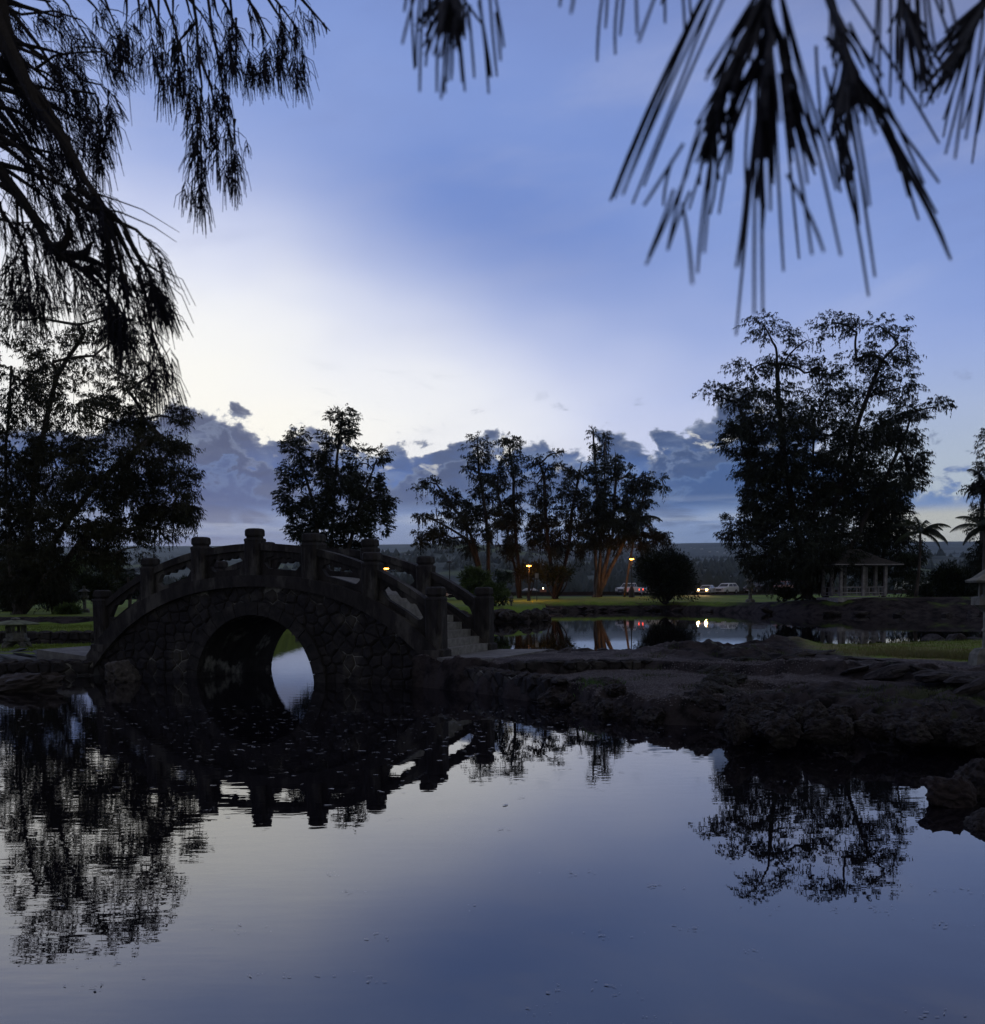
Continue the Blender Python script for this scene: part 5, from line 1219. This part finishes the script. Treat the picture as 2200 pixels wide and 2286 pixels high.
close_spray('spray of fine needles hanging down beside the right edge', Z5, .52, [(1960, -120), (1880, 20), (1840, 120), (1800, 220)],
            [(1870, 60, 1695, 440), (1850, 100, 1690, 560), (1830, 160, 1700, 720), (1820, 240, 1745, 740), (1860, 200, 1795, 650), (1890, 300, 1825, 765), (1880, 260, 1780, 600), (1886, 400, 1850, 620), (1800, 250, 1690, 640)],
            [(34, .2, 1, .12, 150, 420, -.3)], rad=.0007)
close_spray('few loose needle tips poking in at the top between the two sprays', Z5, .46, [(300, -260), (300, -160), (300, -100)],
            [(110, -40, 70, 285), (120, -60, 110, 130), (190, -60, 155, 255), (200, -50, 178, 165), (250, -60, 258, 160), (360, -10, 265, 195), (385, -60, 388, 108), (460, -60, 480, 150), (500, -60, 512, 105), (400, -60, 370, 20), (-45, -60, -52, 60), (-100, -90, -105, 30)], [], rad=.0007)
close_spray('small compact spray of needles hanging at the top centre', Z4, .50, [(600, -260), (600, -160), (600, -60), (590, 40)],
            [(300, 0, 185, 365), (260, 60, 285, 580), (340, 0, 300, 560), (360, 100, 330, 770), (480, 0, 440, 140), (490, 60, 475, 770), (560, 0, 510, 830), (545, 500, 545, 780), (580, 100, 560, 690), (640, 300, 605, 440), (600, 400, 595, 675), (650, 100, 688, 690), (660, 200, 710, 770), (720, 0, 712, 330), (750, 200, 790, 655), (760, 100, 765, 290), (840, 100, 910, 790), (850, 160, 935, 650), (960, 0, 1040, 395), (920, 0, 980, 640), (980, 200, 1010, 505), (840, 60, 915, 640), (215, -30, 200, 95), (400, -60, 380, 230), (430, 0, 380, 560)],
            [(50, .2, .95, .33, 250, 520, .0)], rad=.0007)

# mid-distance hanging branches on the left: stems with drooping needles
def tassel_segs(p, ax, ln, n, segs, rad):
    """a drooping tuft: needles leave the twig over its first part, spread, then hang nearly parallel"""
    a1 = ax.cross(Vector((0, 1, .1))).normalized(); a2 = ax.cross(a1).normalized()
    for k in range(n):
        t = random.random()**.8*.5; s0 = p+ax*ln*t; an = random.uniform(0, 6.28); w = abs(random.gauss(.18, .09))*ln
        o = a1*math.cos(an)+a2*math.sin(an); le = ln*random.uniform(.45, .62)
        e = s0+ax*le+o*w+Vector((0, 0, -.05*ln)); m_ = s0+ax*le*.42+o*w*.78
        segs.append(((s0, m_, e), rad))
def hang_branch(label, cv, Y, stems, nlen=(.05, .10), per=90., rad=.00066, spread=.36, grp='drooping ironwood branches at the upper left', srad=.0028, tips=None):
    a = P(*cv(*stems[0][0]), Y); t = thing('ironwood_branch', label, 'branch', a, 0, grp)
    segs = []
    for st in stems:
        dY = random.uniform(-.12, .12)*Y*.6
        pts = [P(*cv(*q), Y+dY) for q in st]; n = len(pts)
        MB().tube([p-a for p in pts], [srad*(1-.75*i/(n-1)) for i in range(n)], 5, False).obj('stem', M_barkd, t)
        if per < 40:
            continue
        for i in range(n-1):
            L = (pts[i+1]-pts[i]).length; tg = (pts[i+1]-pts[i]).normalized()
            for k in range(max(1, int(L*per/27+random.random()))):
                p = pts[i].lerp(pts[i+1], random.random())+Vector((0, random.gauss(0, .012)*Y, 0))
                ax = (tg*.9+Vector((random.gauss(0, spread), random.gauss(0, spread), -.75))).normalized()
                tl = random.uniform(*nlen)*.72
                if random.random() < .5:   # a short side twig carries the tuft
                    q = p+(tg*.5+Vector((random.gauss(0, spread*1.6), random.gauss(0, .3), -.1))).normalized()*random.uniform(.01, .045)
                    segs.append(((p, p.lerp(q, .5)+Vector((0, 0, .003)), q), rad*1.3)); p = q
                tassel_segs(p, ax, tl, random.randint(8, 15), segs, rad)
        ax = ((pts[-1]-pts[-2]).normalized()*.6+Vector((0, 0, -.9))).normalized()
        tassel_segs(pts[-1], ax, nlen[1]*.85, 20, segs, rad)
    if segs: prisms('needles', segs, M_needle, t, a)['kind'] = 'stuff'
    return t
def tassels(lst, frac=.45):
    out = []
    for (x, y0, y1) in lst: out.append([(x+random.uniform(-8, 8), y0-30), (x, y0), (x+random.uniform(-4, 4), y0+(y1-y0)*frac)])
    return out
chain = [(1115, 900, 1165), (1095, 620, 815), (1200, 690, 860), (1300, 690, 970), (1270, 560, 720), (1250, 800, 965), (1160, 420, 600), (1060, 410, 560), (1230, 340, 490), (905, 320, 480), (990, 270, 450), (1115, 520, 640), (1100, 760, 900)]
hang_branch('long branch of tassels hanging furthest down at the upper left, ending in a single tassel', Z1, 1.7, [[(1060, -60), (1090, 120), (1100, 300), (1120, 480), (1105, 640), (1112, 830), (1116, 960)], [(1150, -40), (1180, 200), (1215, 330), (1240, 500), (1290, 640), (1305, 800)], [(1100, 300), (1170, 480), (1200, 640), (1200, 740)], [(900, -40), (960, 120), (1010, 300), (1060, 430)], [(820, -40), (900, 200), (920, 330)], [(1090, 120), (1000, 220), (990, 330)]] + tassels(chain), per=330, nlen=(.045, .095), spread=.24)
hang_branch('row of ragged tassels hanging from the top edge left of centre', Z1, 1.8, [[(1200, -60), (1270, 60), (1330, 200), (1380, 290)], [(1330, -60), (1420, 60), (1480, 180), (1540, 280)], [(1440, -80), (1540, 80), (1600, 180), (1640, 300)], [(1270, -60), (1290, 120), (1280, 240)], [(1380, 0), (1450, 150), (1460, 280)], [(1180, -40), (1200, 60), (1250, 160)], [(1480, -60), (1560, 40), (1620, 120), (1665, 240)]] + tassels([(1310, 130, 350), (1400, 220, 350), (1460, 190, 330), (1540, 250, 360), (1635, 240, 385), (1550, 60, 180), (1640, -10, 110), (1270, 180, 330)]), per=260, nlen=(.045, .09), spread=.24)
hang_branch('thin bare twig reaching right from the top edge', Z1, 1.8, [[(1640, -40), (1720, 50), (1790, 130), (1830, 172)], [(1790, 130), (1808, 160), (1812, 190)]], per=25, nlen=(.01, .03), srad=.003)
hang_branch('hanging tufts at the top edge between the two left masses', Z1, 1.8, [[(700, -60), (705, 60), (700, 150)], [(760, -60), (775, 60), (780, 190)], [(820, -60), (835, 80), (840, 190)], [(880, -60), (880, 100), (890, 220)], [(960, -60), (960, 60), (960, 160)], [(1020, -60), (1050, 60), (1080, 140)], [(1000, -60), (1120, 80), (1180, 180)]], per=300, nlen=(.05, .1), spread=.26)
hang_branch('long loose single strands trailing below the upper left branches', Z1, 1.6, [[(1560, 250), (1600, 380), (1645, 485)], [(1480, 300), (1540, 450), (1598, 600)], [(980, 430), (982, 560), (978, 690)], [(1040, 520), (1035, 800), (1012, 1005)], [(430, 290), (560, 285), (660, 320), (770, 385)], [(560, 260), (660, 360), (715, 500), (733, 700)], [(560, 150), (680, 240), (765, 400)], [(420, 260), (520, 262), (640, 300)], [(560, 850), (600, 880), (635, 935)], [(580, 680), (600, 745)]], per=8, nlen=(.01, .02), srad=.0014)
# dense left mass
mass = []
for k in range(34):
    y0 = random.uniform(-60, 1100); x0 = -70-max(0, 0)*1.; L = random.uniform(300, 640); an = random.uniform(.15, 1.0)
    xe = x0+L*math.cos(an); ye = y0+L*math.sin(an)
    lim = 330+ .28*max(0, ye-200)
    if xe > lim: xe = lim
    mass.append([(x0, y0), (x0+(xe-x0)*.35, y0+(ye-y0)*.25), (x0+(xe-x0)*.7, y0+(ye-y0)*.62), (xe, ye)])
hang_branch('dense dark mass of branches filling the left edge of the sky', Z1, 1.9, mass, per=340, nlen=(.06, .12), spread=.34, srad=.006)
hang_branch('thick dark diagonal bough running down from the upper left corner', Z1, 1.35, [[(-40, 60), (60, 250), (160, 480), (260, 640), (370, 780), (450, 960), (560, 1120), (640, 1260)], [(-20, 120), (120, 420), (240, 560), (330, 700), (400, 900)], [(-60, 120), (200, 560), (330, 760), (450, 1050)], [(-50, 40), (90, 340), (210, 600), (330, 740), (430, 900), (520, 1080)], [(0, 0), (80, 300), (180, 500)]], per=560, nlen=(.05, .10), spread=.5, srad=.010)
hang_branch('fan of twigs spreading from the top left corner', Z1, 1.7, [[(-40, 10), (120, 80), (300, 60), (450, 110), (550, 220)], [(-40, -40), (200, 60), (330, 180), (440, 330)], [(300, -60), (380, 30), (420, 140)], [(430, -60), (520, 30), (600, 130)], [(500, -60), (570, 10), (640, 120)], [(200, 380), (300, 310), (430, 290), (560, 290)], [(100, 350), (250, 400), (360, 480), (440, 540)], [(200, -60), (300, 60), (310, 200)], [(560, -60), (600, 40), (650, 170)], [(350, 360), (470, 450), (560, 470), (600, 540)], [(400, 500), (530, 520), (550, 600)], [(480, 640), (545, 700), (548, 760)]] + tassels([(480, 560, 690), (548, 570, 690), (600, 535, 665), (548, 725, 860)]), per=260, nlen=(.05, .10), spread=.28)
hang_branch('forked bare bough with needle tufts at the left, below the dense mass', Z2, 1.5, [[(-20, -290), (90, -150), (210, 0), (330, 190), (430, 380), (540, 480), (740, 610), (850, 700), (940, 810), (950, 860)], [(540, 470), (700, 480), (860, 540), (1000, 620)], [(480, 410), (560, 380), (600, 300), (600, 120)], [(700, 480), (760, 440), (810, 350)], [(740, 610), (850, 610), (930, 720)]], per=60, nlen=(.04, .08), spread=.4, srad=.009)
hang_branch('largest right-reaching spray below the diagonal bough on the left', Z2, 1.45, [[(600, -60), (800, 80), (1000, 160), (1200, 250), (1330, 380)], [(700, -100), (900, 40), (1080, 200), (1180, 420), (1290, 560)], [(560, -60), (680, 120), (720, 300), (760, 400)], [(800, 0), (960, 200), (1040, 440), (1090, 700), (1090, 860)], [(900, 100), (940, 300), (1000, 500), (1060, 640)], [(940, 400), (950, 700), (960, 830)], [(1100, 260), (1210, 480), (1290, 620)], [(1000, 200), (1120, 440), (1200, 620)], [(950, 830), (1000, 900), (1040, 950)], [(1090, 640), (1120, 800), (1130, 950)]], per=420, nlen=(.06, .12), spread=.36, srad=.005)
hang_branch('lone drooping tassel on a long strand, lowest of the left branches', Z2, 1.45, [[(1200, 560), (1290, 860), (1335, 1120), (1345, 1230), (1350, 1330)], [(1335, 1160), (1380, 1280), (1420, 1380)], [(1335, 1160), (1320, 1300)]], per=420, nlen=(.06, .12), spread=.25)
hang_branch('small tuft sticking out to the right above the lone tassel', Z2, 1.5, [[(1270, 720), (1330, 740), (1380, 790)], [(1330, 740), (1400, 780), (1450, 830)]], per=450, nlen=(.05, .08), spread=.35)
hang_branch('longest curved strand trailing down toward the clouds', Z2, 1.45, [[(1200, 980), (1340, 1120), (1470, 1350), (1550, 1600), (1600, 1900), (1670, 2230)], [(820, -80), (1000, -20), (1250, 70), (1575, 270)], [(760, 60), (1050, 90), (1350, 220), (1550, 355)], [(1300, 550), (1450, 650), (1620, 785)], [(650, 620), (665, 800), (660, 1100), (640, 1300)], [(790, 650), (795, 830)], [(570, 600), (570, 820)], [(370, 640), (395, 800), (400, 940)], [(950, 900), (950, 1200), (955, 1400)]], per=6, nlen=(.01, .02), srad=.0016)
hang_branch('feathery sprays hanging at the left edge above the tall tree', Z2, 1.6, [[(180, -60), (190, 100), (220, 280), (240, 460)], [(150, 0), (160, 240), (210, 420), (230, 600)], [(240, 200), (300, 330), (340, 480), (370, 600)], [(0, 0), (40, 200), (60, 400)], [(220, 280), (160, 420), (120, 560)], [(230, 400), (240, 600), (230, 700)], [(-20, 150), (120, 190), (300, 180)], [(400, 300), (430, 420), (480, 500)], [(560, 450), (600, 520), (640, 560)]], per=260, nlen=(.06, .12), spread=.3)
